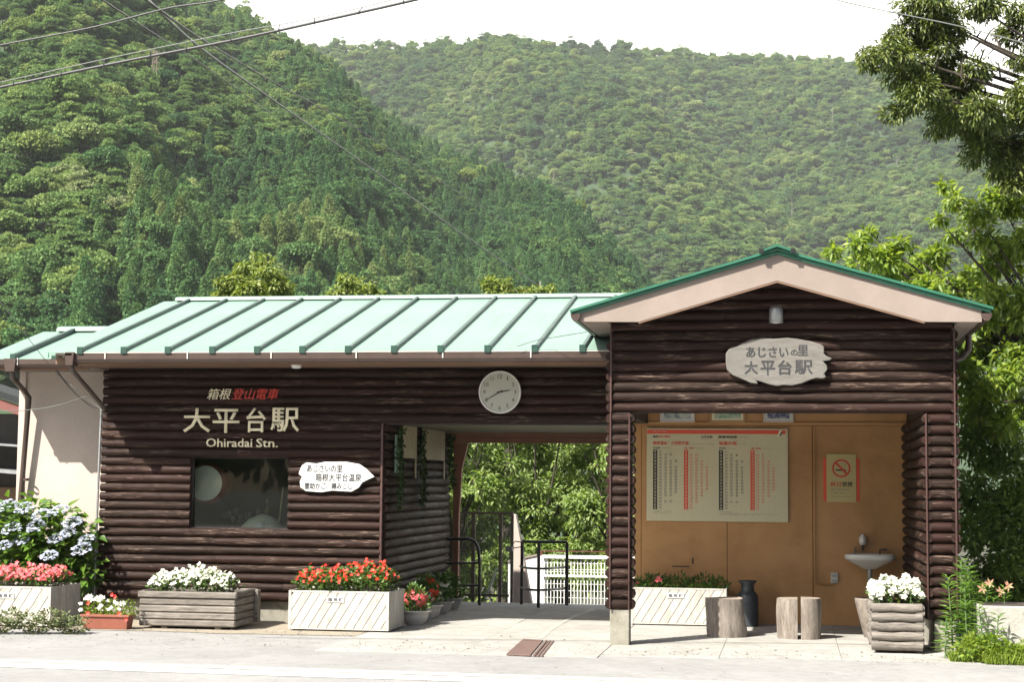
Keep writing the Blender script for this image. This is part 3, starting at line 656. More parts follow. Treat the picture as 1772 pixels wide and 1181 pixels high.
ws = outline([(523, 806), (531, 801), (548, 803), (562, 800), (600, 800), (622, 804), (634, 812), (648, 826), (637, 831), (627, 836), (621, 845), (608, 852), (575, 850), (556, 853), (530, 851), (520, 844), (519, 834), (523, 826), (517, 821), (520, 812)], 1.5, 1.49, 1.525, "arrow_sign", M['signwhite'], "white cloud shaped board pointing right with three lines of handwriting", "sign")
for s, a, b, c, d in (("あじさいの里", 531, 592, 805, 818), ("箱根大平台温泉", 546, 625, 820, 834), ("雲助かご、樽みこし", 527, 609, 836, 848)):
    A = atY(a, c, 1.488); B = atY(b, d, 1.488); lettering(s, A.x, B.x, B.z, A.z, 1.4875, M['ink'], ws, 0, thick=.0028)
gs = outline([(1256, 612), (1262, 604), (1275, 600), (1285, 594), (1300, 588), (1318, 586), (1340, 587), (1362, 585), (1380, 587), (1402, 591), (1420, 596), (1426, 601), (1426, 613), (1431, 617), (1440, 621), (1436, 624), (1424, 626), (1431, 633), (1432, 640), (1426, 648), (1430, 653), (1424, 656), (1412, 655), (1402, 658), (1388, 664), (1370, 668), (1355, 667), (1345, 669), (1331, 666), (1316, 661), (1308, 659), (1312, 665), (1300, 664), (1285, 657), (1268, 650), (1258, 641), (1256, 628)], -.06, -.075, -.035, "wooden_name_sign", M['oldsign'], "bleached driftwood plank with brushed station name on the shelter gable", "sign", .006)
def arch(X, Z): return X, Z
for s, a, b, c, d, bo in (("あじさい", 1291, 1364, 601, 619, .01), ("の", 1368, 1380, 606, 616, .0), ("里", 1380, 1398, 598, 616, .0), ("大", 1288, 1311, 626, 648, .014), ("平", 1316, 1341, 625, 650, .012), ("台", 1346, 1370, 624, 649, .012), ("駅", 1375, 1406, 624, 648, .006)):
    A = atY(a, c, -.077); B = atY(b, d, -.077); lettering(s, A.x, B.x, B.z, A.z, -.0775, M['ink'], gs, bo, thick=.0035)
# clock
cc = atY(864.5, 679, 1.47); R_ = .232
ck = MB().lathe([(0, 0), (R_, 0), (R_, .055), (R_-.012, .06), (R_-.014, .05)], (0, 0, 0), 48)
ck.v = [(p[0]+cc.x, 1.53-p[2], p[1]+cc.z) for p in ck.v]
clock = ck.build("wall_clock", M['whitemetal'], None, org=(cc.x, 1.5, cc.z)); tag(clock, "round white wall clock on the log header over the passage", "clock")
MB().disc((cc.x, 1.482, cc.z), R_-.013, 'Y', 48).build("dial", M['clockface'], clock)
for hname in range(1, 13):
    a = math.radians(90-30*hname); x = cc.x+.170*math.cos(a); z = cc.z+.170*math.sin(a)
    wd = {1: .010, 11: .030}.get(hname, .046 if hname >= 10 else .026); lettering(str(hname), x-wd/2, x+wd/2, z-.021, z+.021, 1.480, M['ink'], clock, .0, name="numeral")
    MB().box(cc.x+.208*math.cos(a)-.003, 1.479, cc.z+.208*math.sin(a)-.003, cc.x+.208*math.cos(a)+.003, 1.4805, cc.z+.208*math.sin(a)+.003).build("hour_mark", M['ink'], clock)
def hand(name, deg, L, wd, y, tail):
    a = math.radians(90-deg); d = Vector((math.cos(a), 0, math.sin(a))); q = Vector((-d.z, 0, d.x)); c = Vector((cc.x, y, cc.z))
    P = [c-d*tail-q*wd, c-d*tail+q*wd, c+d*L+q*wd*.45, c+d*L-q*wd*.45]
    MB().prism([(p.x, p.z) for p in P], y-.002, y+.001).build(name, M['ink'], clock)
hand("hour_hand", 80, .115, .008, 1.476, .03); hand("minute_hand", 240, .165, .006, 1.472, .035)

# timetable board
A = atY(1119, 741.5, 2.96); B = atY(1364, 905, 2.96); bx0, bx1, bz0, bz1 = A.x, B.x, B.z, A.z
tb = MB().box(bx0, 2.955, bz0, bx1, 2.998, bz1).build("timetable_board", M['board'], None, .004, org=(bx0, 2.97, bz0)); tag(tb, "large train timetable board with red top band on the ochre wall", "board")
BW, BH = bx1-bx0, bz1-bz0
def bxp(u): return bx0+BW*u
def bzp(v): return bz1-BH*v
def quad(name, u0, u1, v0, v1, m, y=2.9525): MB().add([(bxp(u0), y, bzp(v1)), (bxp(u1), y, bzp(v1)), (bxp(u1), y, bzp(v0)), (bxp(u0), y, bzp(v0))], [(0, 1, 2, 3)]).build(name, m, tb)
def btext(s, u0, u1, v0, v1, m, bo=.0, **k): lettering(s, bxp(u0), bxp(u1), bzp(v1), bzp(v0), 2.951, m, tb, bo, name="print", res=1, thick=(.0016 if (v1-v0) > .015 else 0), **k)
quad("red_band", .003, .985, .017, .06, M['inkred'])
btext("HAKONE TOZAN", .045, .145, .032, .042, M['signwhite'])
btext("箱根", .045, .085, .082, .102, M['ink'], .0); btext("登山電車", .088, .17, .082, .102, M['inkred'], .0)
btext("大平台駅", .39, .47, .082, .104, M['ink'], .0); btext("発車時刻表", .51, .645, .080, .108, M['ink'], .0)
btext("Ohiradai Station", .39, .47, .112, .120, M['inkgrey']); btext("Timetable", .665, .73, .088, .098, M['inkgrey'])
btext("箱根湯本・小田原方面", .045, .30, .143, .18, M['inkred'], .0); btext("for Hakone-Yumoto / Odawara", .31, .48, .163, .174, M['inkgrey'])
btext("強羅方面", .515, .64, .143, .18, M['inkred'], .0); btext("for Gora", .655, .71, .163, .174, M['inkgrey'])
_rg = random.Random(4)
for u, red, lab, en in ((.047, 0, "平日用", "Weekdays"), (.267, 1, "土曜・休日用", "Sat. & Holidays"), (.515, 0, "平日用", "Weekdays"), (.737, 1, "土曜・休日用", "Sat. & Holidays")):
    wl = .048 if not red else .07
    btext(lab, u, u+wl, .207, .224, M['inkred'] if red else M['ink'], .0); btext(en, u+wl+.014, u+wl+.07, .210, .222, M['inkgrey'])
    quad("hour_strip", u, u+.03, .235, .875, M['inkred'] if red else M['ink'])
    hs = list(range(5, 24)); dv = .64/19
    btext("\n".join("%02d" % h_ for h_ in hs), u+.008, u+.022, .242, .868, M['board'], .0)
    cnt = [0, 2, 2, 3, 3, 4, 4, 4, 4, 4, 4, 4, 4, 3, 3, 2, 2, 1, 1] if red else [1, 3, 2, 4, 3, 4, 4, 4, 4, 4, 4, 4, 4, 4, 3, 1, 3, 1, 1]
    off_ = [_rg.randint(0, 13) for _ in range(4)]
    for cI in range(4):
        rows = [i for i in range(19) if cnt[i] > cI]
        for blk in rows[:]:
            pass
        lo, hi = min(rows), max(rows); body = "\n".join(("%02d" % min(59, off_[cI]+14*cI+_rg.randint(0, 3))) if i in rows else "  " for i in range(lo, hi+1))
        uu = u+.043+cI*.037
        btext(body, uu, uu+.017, .242+dv*lo, .242+dv*(hi+1)-.014, M['inkpink'] if red else M['inkgrey'], .0)
btext("○印は箱根湯本行き・＊印は大平台始発", .047, .18, .892, .902, M['inkgrey']); btext("運行状況により変更する場合があります", .047, .18, .912, .922, M['inkgrey'])
btext("○印は強羅行き", .515, .61, .892, .902, M['inkgrey']); btext("年末年始・繁忙期は臨時ダイヤで運行する場合がありますのでご了承ください", .515, .93, .914, .926, M['inkgrey'])
MB().prism([(bxp(.925), bzp(.085)), (bxp(.945), bzp(.085)), (bxp(.962), bzp(.02)), (bxp(.942), bzp(.02))], 2.9495, 2.9522).build("emblem", M['cream'], tb)
MB().prism([(bxp(.938), bzp(.083)), (bxp(.952), bzp(.075)), (bxp(.966), bzp(.03)), (bxp(.957), bzp(.03))], 2.9480, 2.9494).build("emblem", M['ink'], tb)
# no smoking sign
A = atY(1430, 786, 2.985); B = atY(1482, 870, 2.985); nx0, nx1, nz0, nz1 = A.x, B.x, B.z, A.z; NW, NH = nx1-nx0, nz1-nz0
ns = MB().box(nx0, 2.985, nz0, nx1, 2.998, nz1).build("no_smoking_sign", mat("yellow_cream_notice", (.46, .39, .16), (.44, .37, .15), 3, .4, 0), None, .002, org=(nx0, 2.99, nz0)); tag(ns, "cream no smoking notice with a red ring above the washbasin", "sign")
MB().box(nx0-.035, 2.992, nz0+.01, nx0-.002, 2.999, nz1-.05).box(nx1+.002, 2.992, nz0+.01, nx1+.035, 2.999, nz1-.05).build("red_backing", M['inkred'], ns)
rc = (nx0+NW*.5, nz1-NH*.30); rr = NW*.31
v = []; nS = 40
for k in range(nS):
    a = 2*math.pi*k/nS
    for q in (rr, rr*.82): v.append((rc[0]+q*math.cos(a), 2.9835, rc[1]+q*math.sin(a)))
MB().add(v, [(2*k, 2*k+1, (2*k+3) % (2*nS), (2*k+2) % (2*nS)) for k in range(nS)]).build("red_ring", M['red'], ns)
q = rr*.80*.7071; e = .008
MB().prism([(rc[0]-q-e, rc[1]+q-e), (rc[0]-q+e, rc[1]+q+e), (rc[0]+q+e, rc[1]-q+e), (rc[0]+q-e, rc[1]-q-e)], 2.9815, 2.9825).build("slash", M['red'], ns)
MB().box(rc[0]-rr*.62, 2.9826, rc[1]-rr*.28, rc[0]+rr*.5, 2.9832, rc[1]-rr*.12).build("cigarette", M['ink'], ns)
MB().tube([(rc[0]+rr*.45, 2.983, rc[1]+rr*.0), (rc[0]+rr*.3, 2.983, rc[1]+rr*.25), (rc[0]+rr*.5, 2.983, rc[1]+rr*.4), (rc[0]+rr*.1, 2.983, rc[1]+rr*.55), (rc[0]-.0, 2.983, rc[1]+rr*.5)], .0022, 5).build("smoke_curl", M['inkgrey'], ns)
lettering("終日", nx0+NW*.13, nx0+NW*.48, nz0+NH*.32, nz0+NH*.42, 2.983, M['red'], ns, 0, thick=.0018); lettering("禁煙", nx0+NW*.52, nx0+NW*.87, nz0+NH*.32, nz0+NH*.42, 2.983, M['ink'], ns, 0, thick=.0018)
lettering("No Smoking", nx0+NW*.13, nx0+NW*.75, nz0+NH*.235, nz0+NH*.285, 2.983, M['inkgrey'], ns, .01); lettering("at any time", nx0+NW*.13, nx0+NW*.65, nz0+NH*.165, nz0+NH*.21, 2.983, M['inkgrey'], ns, .01)
MB().box(nx0+NW*.13, 2.983, nz0+NH*.115, nx0+NW*.87, 2.984, nz0+NH*.122).build("rule_line", M['inkgrey'], ns)
# three framed pictures over the board (generic landscape colour only)
def pic_mat(name, a, b, c):
    t = NT(name); co = t.coords((1, 1, 1)); col = t.ramp(t.noise(co, 14, 5, .7, .8), [(.35, a), (.5, b), (.65, c)]); t.bsdf(col, .4); return t.m
for (xa, xb), fm, pmt, lab in (((1142, 1202), M['white'], pic_mat("blue_green_print", (.06, .12, .16), (.25, .32, .30), (.5, .5, .42)), "white framed bluish picture, nearest the post above the timetable"),
                           ((1229, 1289), M['frame'], pic_mat("green_print", (.10, .22, .14), (.3, .4, .28), (.5, .48, .35)), "wood framed green tree picture, middle one above the timetable"),
                           ((1321, 1373), M['white'], pic_mat("dark_blue_print", (.02, .03, .08), (.05, .07, .15), (.4, .4, .4)), "white framed dark blue picture above the timetable's right end")):
    A = atY(xa, 731, 2.97); B = atY(xb, 731, 2.97)
    f = MB().box(A.x, 2.965, A.z, A.x+.02, 2.984, A.z+.30).box(B.x-.02, 2.965, A.z, B.x, 2.984, A.z+.30).box(A.x+.02, 2.965, A.z, B.x-.02, 2.984, A.z+.02).box(A.x+.02, 2.965, A.z+.28, B.x-.02, 2.984, A.z+.30).build("framed_picture", fm, None, org=(A.x, 2.97, A.z))
    tag(f, lab, "picture", "pictures above the timetable")
    MB().box(A.x+.02, 2.972, A.z+.02, B.x-.02, 2.980, A.z+.28).build("mount", M['signwhite'] if fm == M['white'] else M['cream'], f)
    MB().box(A.x+.045, 2.968, A.z+.042, B.x-.045, 2.9715, A.z+.25).build("print", pmt, f)
# ================================================================== things in the display window
dc = atY(356, 837, 1.95)
drum = MB(); pr = [(.0, -.012), (.20, -.012), (.201, 0), (.232, .0), (.238, .03), (.24, .16), (.22, .3)]
drum.lathe(pr, (0, 0, 0), 40); drum.v = [(p[0]+dc.x, p[2]+1.95, p[1]+dc.z) for p in drum.v]
dr = drum.build("round_drum", mat("red_brown_lacquer", (.20, .035, .03)), None, org=tuple(dc)); tag(dr, "round drum with pale skin and dark red rim behind the window's left edge", "drum")
MB().disc((dc.x, 1.934, dc.z), .199, 'Y', 40).build("drum_skin", mat("pale_drum_skin", (.75, .75, .62), (.68, .68, .56), 3), dr)
hc = atY(452, 914, 1.85)
hat = MB().lathe([(.25, 0), (.24, .05), (.16, .13), (.05, .18), (.0, .19)], (hc.x, 1.9, wz0-.03), 28).build("conical_hat", mat("pale_straw", (.66, .66, .54), (.56, .56, .45), 20, .8, .4), None, org=(hc.x, 1.9, wz0-.03)); tag(hat, "wide pale straw hat lying low in the display window", "hat")
bc = atY(451, 912, 1.72)
bw_ = MB().lathe([(.065, 0), (.065, .05), (.05, .09), (.03, .105), (0, .11)], (bc.x, 1.71, wz0-.03), 24).build("white_bowl", M['signwhite'], None, org=(bc.x, 1.74, wz0-.03)); tag(bw_, "small white upturned bowl in front of the straw hat", "bowl")
fc = atY(461, 880, 2.05)
fig = MB().lathe([(.05, -.0), (.045, .06), (.055, .10), (.03, .15), (.0, .2)], (fc.x, 2.1, wz0+.08), 12, sx=.8).lathe([(0, 0), (.028, .02), (.03, .045), (0, .075)], (fc.x, 2.1, wz0+.27), 12).build("carved_figure", mat("dark_carved_wood", (.11, .075, .035)), None, org=(fc.x, 2.1, wz0)); tag(fig, "small brown carved figure behind the straw hat in the window", "figurine")
MB().box(fc.x-.06, 2.04, wz0-.03, fc.x+.06, 2.16, wz0+.079).build("stand", mat("dark_plinth", (.06, .03, .02)), fig)
pa, pb = atY(482, 912, 1.85), atY(490, 845, 1.95)
tag(MB().tube([pa, pb], .010, 8).build("bamboo_pole", M['bamboo'], None, org=tuple(pa)), "thin bamboo pole leaning inside the window's right edge", "pole")
db = MB(); rg = random.Random(3)
for i in range(9):
    a = atY(388+i*7+rg.random()*4, 905-rg.random()*18, 2.2); db.lathe([(.0, -.03), (.03, -.01), (.035, .03), (.02, .06), (0, .07)], tuple(a), 9)
tag(db.build("paper_flowers", mat("indigo_cloth", (.03, .035, .06), (.08, .05, .06), 20), None, org=tuple(atY(420, 900, 2.2))), "dark indigo and purple cloth flowers at the bottom of the display window", "decoration")

# ================================================================== planters
def clip_half(poly, n, d):
    out = []
    for i in range(len(poly)):
        a, b = poly[i], poly[(i+1) % len(poly)]; da, db_ = a[0]*n[0]+a[1]*n[1]-d, b[0]*n[0]+b[1]*n[1]-d
        if da <= 0: out.append(a)
        if da*db_ < 0: t_ = da/(da-db_); out.append((a[0]+(b[0]-a[0])*t_, a[1]+(b[1]-a[1])*t_))
    return out
def diag_planter(x0, y0, wd, dp, h, label, rz=0., step=.098):
    r = empty("slatted_planter", (x0, y0, 0), label, "planter", "white slatted planters")
    B = lambda: MB()
    def bld(mb, nm, m, par=r, bev=.003):
        o = mb.build(nm, m, None, bev, org=(0, 0, 0)); o.parent = par; ORG[o.name] = ORG[r.name].copy(); return o
    bld(MB().box(.012, .016, .02, wd-.012, dp-.01, h-.05), "tub", M['backing'])
    bld(MB().box(0, 0, .02, .03, .012, h).box(wd-.03, 0, .02, wd, .012, h).box(.031, 0, h-.02, wd-.031, .012, h).box(.031, 0, .02, wd-.031, .012, .035), "frame", M['whitewood'])
    slope = .62; nrm_ = (1/math.hypot(1, slope), -slope/math.hypot(1, slope)); k = -int(h*slope/step)-1
    rect = [(.031, .036), (wd-.031, .036), (wd-.031, h-.021), (.031, h-.021)]
    while True:
        a = (k*step)*nrm_[0]; b_ = ((k+1)*step)*nrm_[0]-.0055
        if k*step > wd: break
        p = clip_half(clip_half(rect, (-nrm_[0], -nrm_[1]), -a), nrm_, b_)
        if len(p) >= 3:
            ar_ = abs(sum(p[i][0]*p[(i+1) % len(p)][1]-p[(i+1) % len(p)][0]*p[i][1] for i in range(len(p))))/2
            if ar_ > .0006: bld(MB().prism(p, .002+.002*random.random(), .014), "plank", M['whitewood'], bev=.002)
        k += 1
    # sides: upright planks
    ns_ = max(2, int(dp/.11)); sw = dp/ns_
    for i in range(ns_):
        for xx in (0, wd-.011): bld(MB().box(xx, .013+i*(sw-.002), .02, xx+.011, .013+i*(sw-.002)+sw-.008, h-.001*(i % 2)), "plank", M['whitewood'], bev=.002)
    bld(MB().box(0, dp, .02, wd, dp+.012, h), "back_board", M['whitewood'])
    bld(MB().box(.014, .017, h-.05, wd-.014, dp-.005, h-.03), "soil", M['soil'], bev=0)
    for fx in (.08, wd-.14): bld(MB().box(fx, .04, 0, fx+.06, dp-.04, .019), "foot", M['backing'])
    return r, bld
def plaque(r, bld, cx, cz, s=1.):
    pl_ = bld(MB().box(cx-.095*s, -.006, cz-.028*s, cx+.095*s, -.001, cz+.028*s), "name_plate", M['signwhite'], bev=.001)
    o = ORG[r.name]; lettering("箱根町", o.x+cx-.08*s, o.x+cx+.08*s, cz-.019*s, cz+.019*s, o.y-.0075, M['ink'], pl_, 0, space=1.3, thick=.002)
def bedding(root, x0, x1, y0, y1, z0, h, petal, nflow, nleaf, part="flowers", seed=1, fl=.022, lf=.045, cover=1.):
    """a mounded bed of bedding plants: leaves and small flowers (parts of the plant thing)"""
    global RNG
    n = nleaf; u, v = RNG.random(n), RNG.random(n); hh = h*(.55+.45*np.sin(np.pi*np.clip(v, .05, .95)))*(1+.25*np.sin(u*(x1-x0)*17+seed)*np.cos(u*23+seed))*(.75+.25*np.sin(np.pi*np.clip(u, .04, .96))**.4)
    P = np.stack([x0+(x1-x0)*u+RNG.normal(size=n)*.015, y0+(y1-y0)*v+RNG.normal(size=n)*.01, z0+hh*RNG.random(n)**.6*.92], 1)
    D = rdir(n); D[:, 2] = abs(D[:, 2])*.5; D[:, 1] -= .25; Nn = rdir(n)*.6+np.array([0, -.2, 1.])
    lo = leaves("foliage", P, D, Nn, lf*(.7+.6*RNG.random(n)), lf*.75, M['leaf_beg'], root); lo['kind'] = 'stuff'
    n = nflow; u, v = RNG.random(n), RNG.random(n)**1.1; hh = h*(.55+.45*np.sin(np.pi*np.clip(v, .05, .95)))*(1+.25*np.sin(u*(x1-x0)*17+seed)*np.cos(u*23+seed))*(.75+.25*np.sin(np.pi*np.clip(u, .04, .96))**.4)
    low = RNG.random(n); P = np.stack([x0+(x1-x0)*u, y0+(y1-y0)*v-.02, z0+hh*(.45+.6*low**.35)*cover], 1)
    Nn = rdir(n)*.5+np.array([-.1, -.55, .7]); blossoms("blossoms", P, Nn, fl, petal, root)
    st_ = MB()
    for i in range(14):
        a = (x0+(x1-x0)*random.random(), y0+(y1-y0)*random.random(), z0-.03); st_.tube([a, (a[0]+random.uniform(-.03, .03), a[1]-.02, z0+h*.6)], .004, 5)
    st_.build("stems", M['stem'], root)['kind'] = 'stuff'

r, bld = diag_planter(-3.478, .76, 1.085, .70, .425, "white slatted planter with red flowers standing beneath the arrow sign"); plaque(r, bld, .51, .335)
pl = empty("red_begonias", (-2.93, 1.1, .40), "red begonias filling the white planter under the arrow sign", "flowers")
bedding(pl, -3.44, -2.43, .79, 1.42, .40, .29, M['pet_red'], 240, 2000, seed=2, fl=.021)
r, bld = diag_planter(-7.25, .42, 1.27, .75, .43, "white slatted planter at the left edge holding coral pink flowers", step=.115); plaque(r, bld, .76, .33, 1.05)
pl = empty("pink_begonias", (-6.6, .8, .42), "coral pink begonias in the leftmost white planter", "flowers")
bedding(pl, -7.22, -6.0, .46, 1.12, .41, .25, M['pet_pink'], 560, 1200, seed=5, fl=.024)
r, bld = diag_planter(-.02, 2.43, 1.065, .50, .425, "white slatted planter inside the open shelter against the ochre wall"); plaque(r, bld, .50, .34)
pl = empty("leafy_plants", (.5, 2.7, .4), "low green plants with one pink bloom in the planter inside the shelter", "plants")
n = 1000; cl = [((.06+.09*i, 2.66, .42+.02*(i % 3)), .085+.02*((i*7) % 3)) for i in range(11)]; P, D = clump_points(cl, [n//11]*11, .9)
D[:, 2] = abs(D[:, 2])+.3; leaves("foliage", P, D, rdir(len(P)), .06, .022, M['leaf_beg'], pl)['kind'] = 'stuff'
blossoms("blossoms", [(.28, 2.55, .52), (.30, 2.56, .505), (.265, 2.56, .50), (.05, 2.6, .47)], [(0, -1, .6)]*4, .028, M['pet_pink'], pl)

# grey log planters
def log_planter(x0, y0, wd, dp, h, rows, label, rnd, rz=0):
    r = empty("log_planter" if rnd else "timber_planter", (x0, y0, 0), label, "planter")
    def bld(mb, nm, m, bev=.004):
        o = mb.build(nm, m, None, bev, org=(0, 0, 0)); o.parent = r; ORG[o.name] = ORG[r.name].copy(); return o
    ph = (h-.03)/rows
    for k in range(rows):
        z = .03+ph*(k+.5)
        if rnd:
            q = ph*.5
            for yy in (0, dp):
                o = bld(MB().tube([(-.02+wd*i/5*1.0+(.04*i/5), yy, z+.004*math.sin(i*2+k)) for i in range(6)], [q*(.96+.05*math.sin(i*1.7+k*2)) for i in range(6)], 12), "log", M['greywood'], 0)
            for xx in (0, wd):
                o = MB().tube([(-.02+dp*i/4+.03*i/4, 0, 0) for i in range(5)], [q*(.95+.05*math.sin(i*2.1+k)) for i in range(5)], 12).build("log", M['greywood'], None, 0, org=(0, 0, 0))
                o.parent = r; o.location = (xx, 0, z+ph*.5 if k < rows-1 else z); o.rotation_euler.z = math.pi/2; ORG[o.name] = ORG[r.name].copy()
        else:
            prd = .004*((k*7) % 3)
            top = k == rows-1; ex = .0 if not top else .015
            bld(MB().box(-ex, -.012-prd-(0.012 if top else 0), z-ph*.47, wd+ex, .03, z+ph*.47), "timber", M['greywood'], .012)
            bld(MB().box(-ex, dp-.03, z-ph*.47, wd+ex, dp+.012, z+ph*.47), "timber", M['greywood'], .012)
            for xx in (0, wd-.035):
                o = MB().box(0, -.035, z-ph*.46, dp-.062, .0, z+ph*.46).build("timber", M['greywood'], None, .010, org=(0, 0, 0)); o.parent = r; o.location = (xx, .031, .002*k); o.rotation_euler.z = math.pi/2
                ORG[o.name] = ORG[r.name].copy()
    if rnd: bld(MB().box(.02, .03, .02, wd-.02, dp-.03, h-.06), "soil", M['soil'], 0)
    else:
        bld(MB().box(.04, .035, .03, wd-.04, dp-.035, h-.04), "soil", M['soil'], 0)
        bld(MB().box(wd+.002, dp-.10, .05, wd+.045, dp+.0, h-.01), "end_post", M['greywood'])
        for fx in (.22, .78): bld(MB().box(wd*fx, .02, 0, wd*fx+.07, dp-.02, .03), "foot", M['greywood'])
    return r
log_planter(-5.07, .62, 1.06, .72, .40, 5, "grey weathered timber trough with white flowers under the display window", False)
pl = empty("white_begonias", (-4.5, .95, .38), "mound of white begonias in the grey timber trough under the window", "flowers")
bedding(pl, -5.0, -4.14, .68, 1.20, .37, .25, M['pet_white'], 430, 900, seed=9, fl=.024)
log_planter(2.515, -.17, .43, .56, .475, 5, "stacked round log planter box with white flowers by the shelter's right pillar", True)
pl = empty("white_petunias", (2.73, .1, .45), "bright white flowers heaped in the square log planter", "flowers")
bedding(pl, 2.49, 2.98, -.16, .36, .44, .25, M['pet_white'], 330, 420, seed=12, fl=.032)

# terracotta trough
tc = empty("terracotta_trough", (-5.35, .42, 0), "low terracotta coloured plastic trough beside the leftmost planter", "planter")
mb = MB(); x0, x1, y0, y1, h = -5.62, -5.10, .38, .56, .155
def frust(mb, a, b, z0, z1, ins):
    mb.add([(a[0]+ins, a[1]+ins, z0), (b[0]-ins, a[1]+ins, z0), (b[0]-ins, b[1]-ins, z0), (a[0]+ins, b[1]-ins, z0), (a[0], a[1], z1), (b[0], a[1], z1), (b[0], b[1], z1), (a[0], b[1], z1)], [(0, 1, 5, 4), (1, 2, 6, 5), (2, 3, 7, 6), (3, 0, 4, 7), (0, 3, 2, 1), (4, 5, 6, 7)])
frust(mb, (x0, y0), (x1, y1), .006, h, .02); mb.build("tub", M['terra'], tc, .004)
MB().box(x0-.012, y0-.012, h-.022, x1+.012, y0-.001, h).box(x0-.012, y1+.001, h-.022, x1+.012, y1+.012, h).box(x0-.012, y0, h-.022, x0-.001, y1, h).box(x1+.001, y0, h-.022, x1+.012, y1, h).build("rim", M['terra'], tc, .002)
pl = empty("white_pansies", (-5.35, .46, .15), "loose white and dark red blooms trailing from the terracotta trough", "flowers")
n = 420; P = np.stack([-5.62+.56*RNG.random(n), .42+.1*RNG.random(n), .15+.15*RNG.random(n)**1.5], 1); D = rdir(n); D[:, 2] = abs(D[:, 2])
leaves("foliage", P, D, rdir(n), .045, .014, M['leaf_lime'], pl)['kind'] = 'stuff'
n = 34; P = np.stack([-5.66+.5*RNG.random(n), .40+.08*RNG.random(n), .18+.17*RNG.random(n)], 1); blossoms("blossoms", P, rdir(n)*.4+np.array([0, -1, .4]), .026, M['pet_white'], pl)
blossoms("dark_red_blossoms", [(-5.30, .42, .36), (-5.27, .43, .34), (-5.56, .42, .27), (-5.55, .40, .17), (-5.12, .38, .11), (-5.2, .38, .17)], [(0, -1, .3)]*6, .024, M['pet_red'], pl)

# white oval pots along the passage wall
def pot(x, y, label, s=1.):
    r = empty("oval_pot", (x, y, 0), label, "pot", "white pots along the passage wall")
    o = MB().lathe([(0, .0), (.085, .0), (.09, .02), (.12, .05), (.138, .10), (.142, .135), (.165, .142), (.167, .155), (.150, .158), (.14, .135), (0, .13)], (0, 0, .0), 28, sx=1, sy=.85).build("bowl", M['white'], None, org=(0, 0, 0)); o.parent = r
    r.scale = (s, s, s); return r
for i, (x, y, s, lab, pc, plab) in enumerate(((-2.34, 1.80, 1.05, "white oval pot next to the red flowers' planter, nearest in the passage row", 'pet_pink', "pink flowers in the pot nearest the white planter"), (-2.38, 2.62, 1.1, "second white pot from the road along the passage wall", 'pet_red', "dark red and white blooms in the second passage pot"),
        (-2.40, 3.45, 1.0, "third white pot from the road along the passage wall", 'pet_white', "sparse leafy plant in the third passage pot"), (-2.41, 4.20, .95, "fourth pot, farthest in along the passage wall", 'pet_white', "small leafy plant in the farthest passage pot"))):
    pot(x, y, lab, s)
    pl = empty("potted_plant", (x, y, .14), plab, "plant"); n = 420; hgt = (.24, .34, .30, .26)[i]
    P, D = clump_points([((x, y, .15+hgt*.45), .15), ((x-.03, y, .15+hgt*.75), .11)], [n//2, n//2], 1.0); D[:, 2] = abs(D[:, 2])
    leaves("foliage", P, D, rdir(len(P)), .05, .03, M['leaf_dark'] if i > 1 else M['leaf_beg'], pl)['kind'] = 'stuff'
    k = (60, 26, 8, 6)[i]; d = rdir(k); d[:, 1] = -abs(d[:, 1]); P = np.array((x, y, .17+hgt*.5))+d*np.array([.14, .12, hgt*.42]); blossoms("blossoms", P, d, .026, M[pc], pl)
    if i == 1: d = rdir(20); d[:, 1] = -abs(d[:, 1]); blossoms("white_blossoms", np.array((x+.05, y, .28))+d*np.array([.12, .1, .1]), d, .018, M['pet_white'], pl)
    MB().tube([(x, y, .12), (x, y, .15+hgt*.7)], .006, 5).build("stem", M['stem'], pl)

# stumps
def stump(x, y, r0, h, label, lean=0., group=None, half=0, taper=.95):
    mb = MB(); n = 30; m = 7; V = []
    rg = random.Random(int(x*100)); ph = [rg.random()*6 for _ in range(4)]
    def rad(a): return 1+.05*math.sin(2*a+ph[0])+.035*math.sin(5*a+ph[1])+.02*math.sin(11*a+ph[2])
    for i in range(m):
        t_ = i/(m-1); rr_ = r0*(1.03-(1-taper)*t_+.02*math.sin(t_*7+ph[3]))
        if i in (0, m-1): rr_ *= .965
        for k in range(n):
            a = 2*math.pi*k/n; px_, py_ = rr_*rad(a+.25*t_)*math.cos(a), rr_*rad(a+.25*t_)*math.sin(a)
            if half: px_ = max(px_*half, 0)*half if True else px_
            V.append((x+px_+lean*t_, y+py_, h*(.0 if i == 0 else (t_*.99 if i < m-1 else 1)) + (0.006*math.sin(a*2) if i == m-1 else 0)))
    mb.add(V, [(i*n+k, i*n+(k+1) % n, (i+1)*n+(k+1) % n, (i+1)*n+k) for i in range(m-1) for k in range(n)], True)
    o = mb.build("stump_seat", M['stump'], None, org=(x, y, 0)); tag(o, label, "stump", group)
    top = MB().add(V[-n:], [tuple(range(n))]); t2 = top.build("cut_face", M['cutwood'], o); return o
st1 = stump(1.095, 1.22, .19, .405, "round bark stripped stump seat before the indoor planter, slightly leaning", lean=-.03)
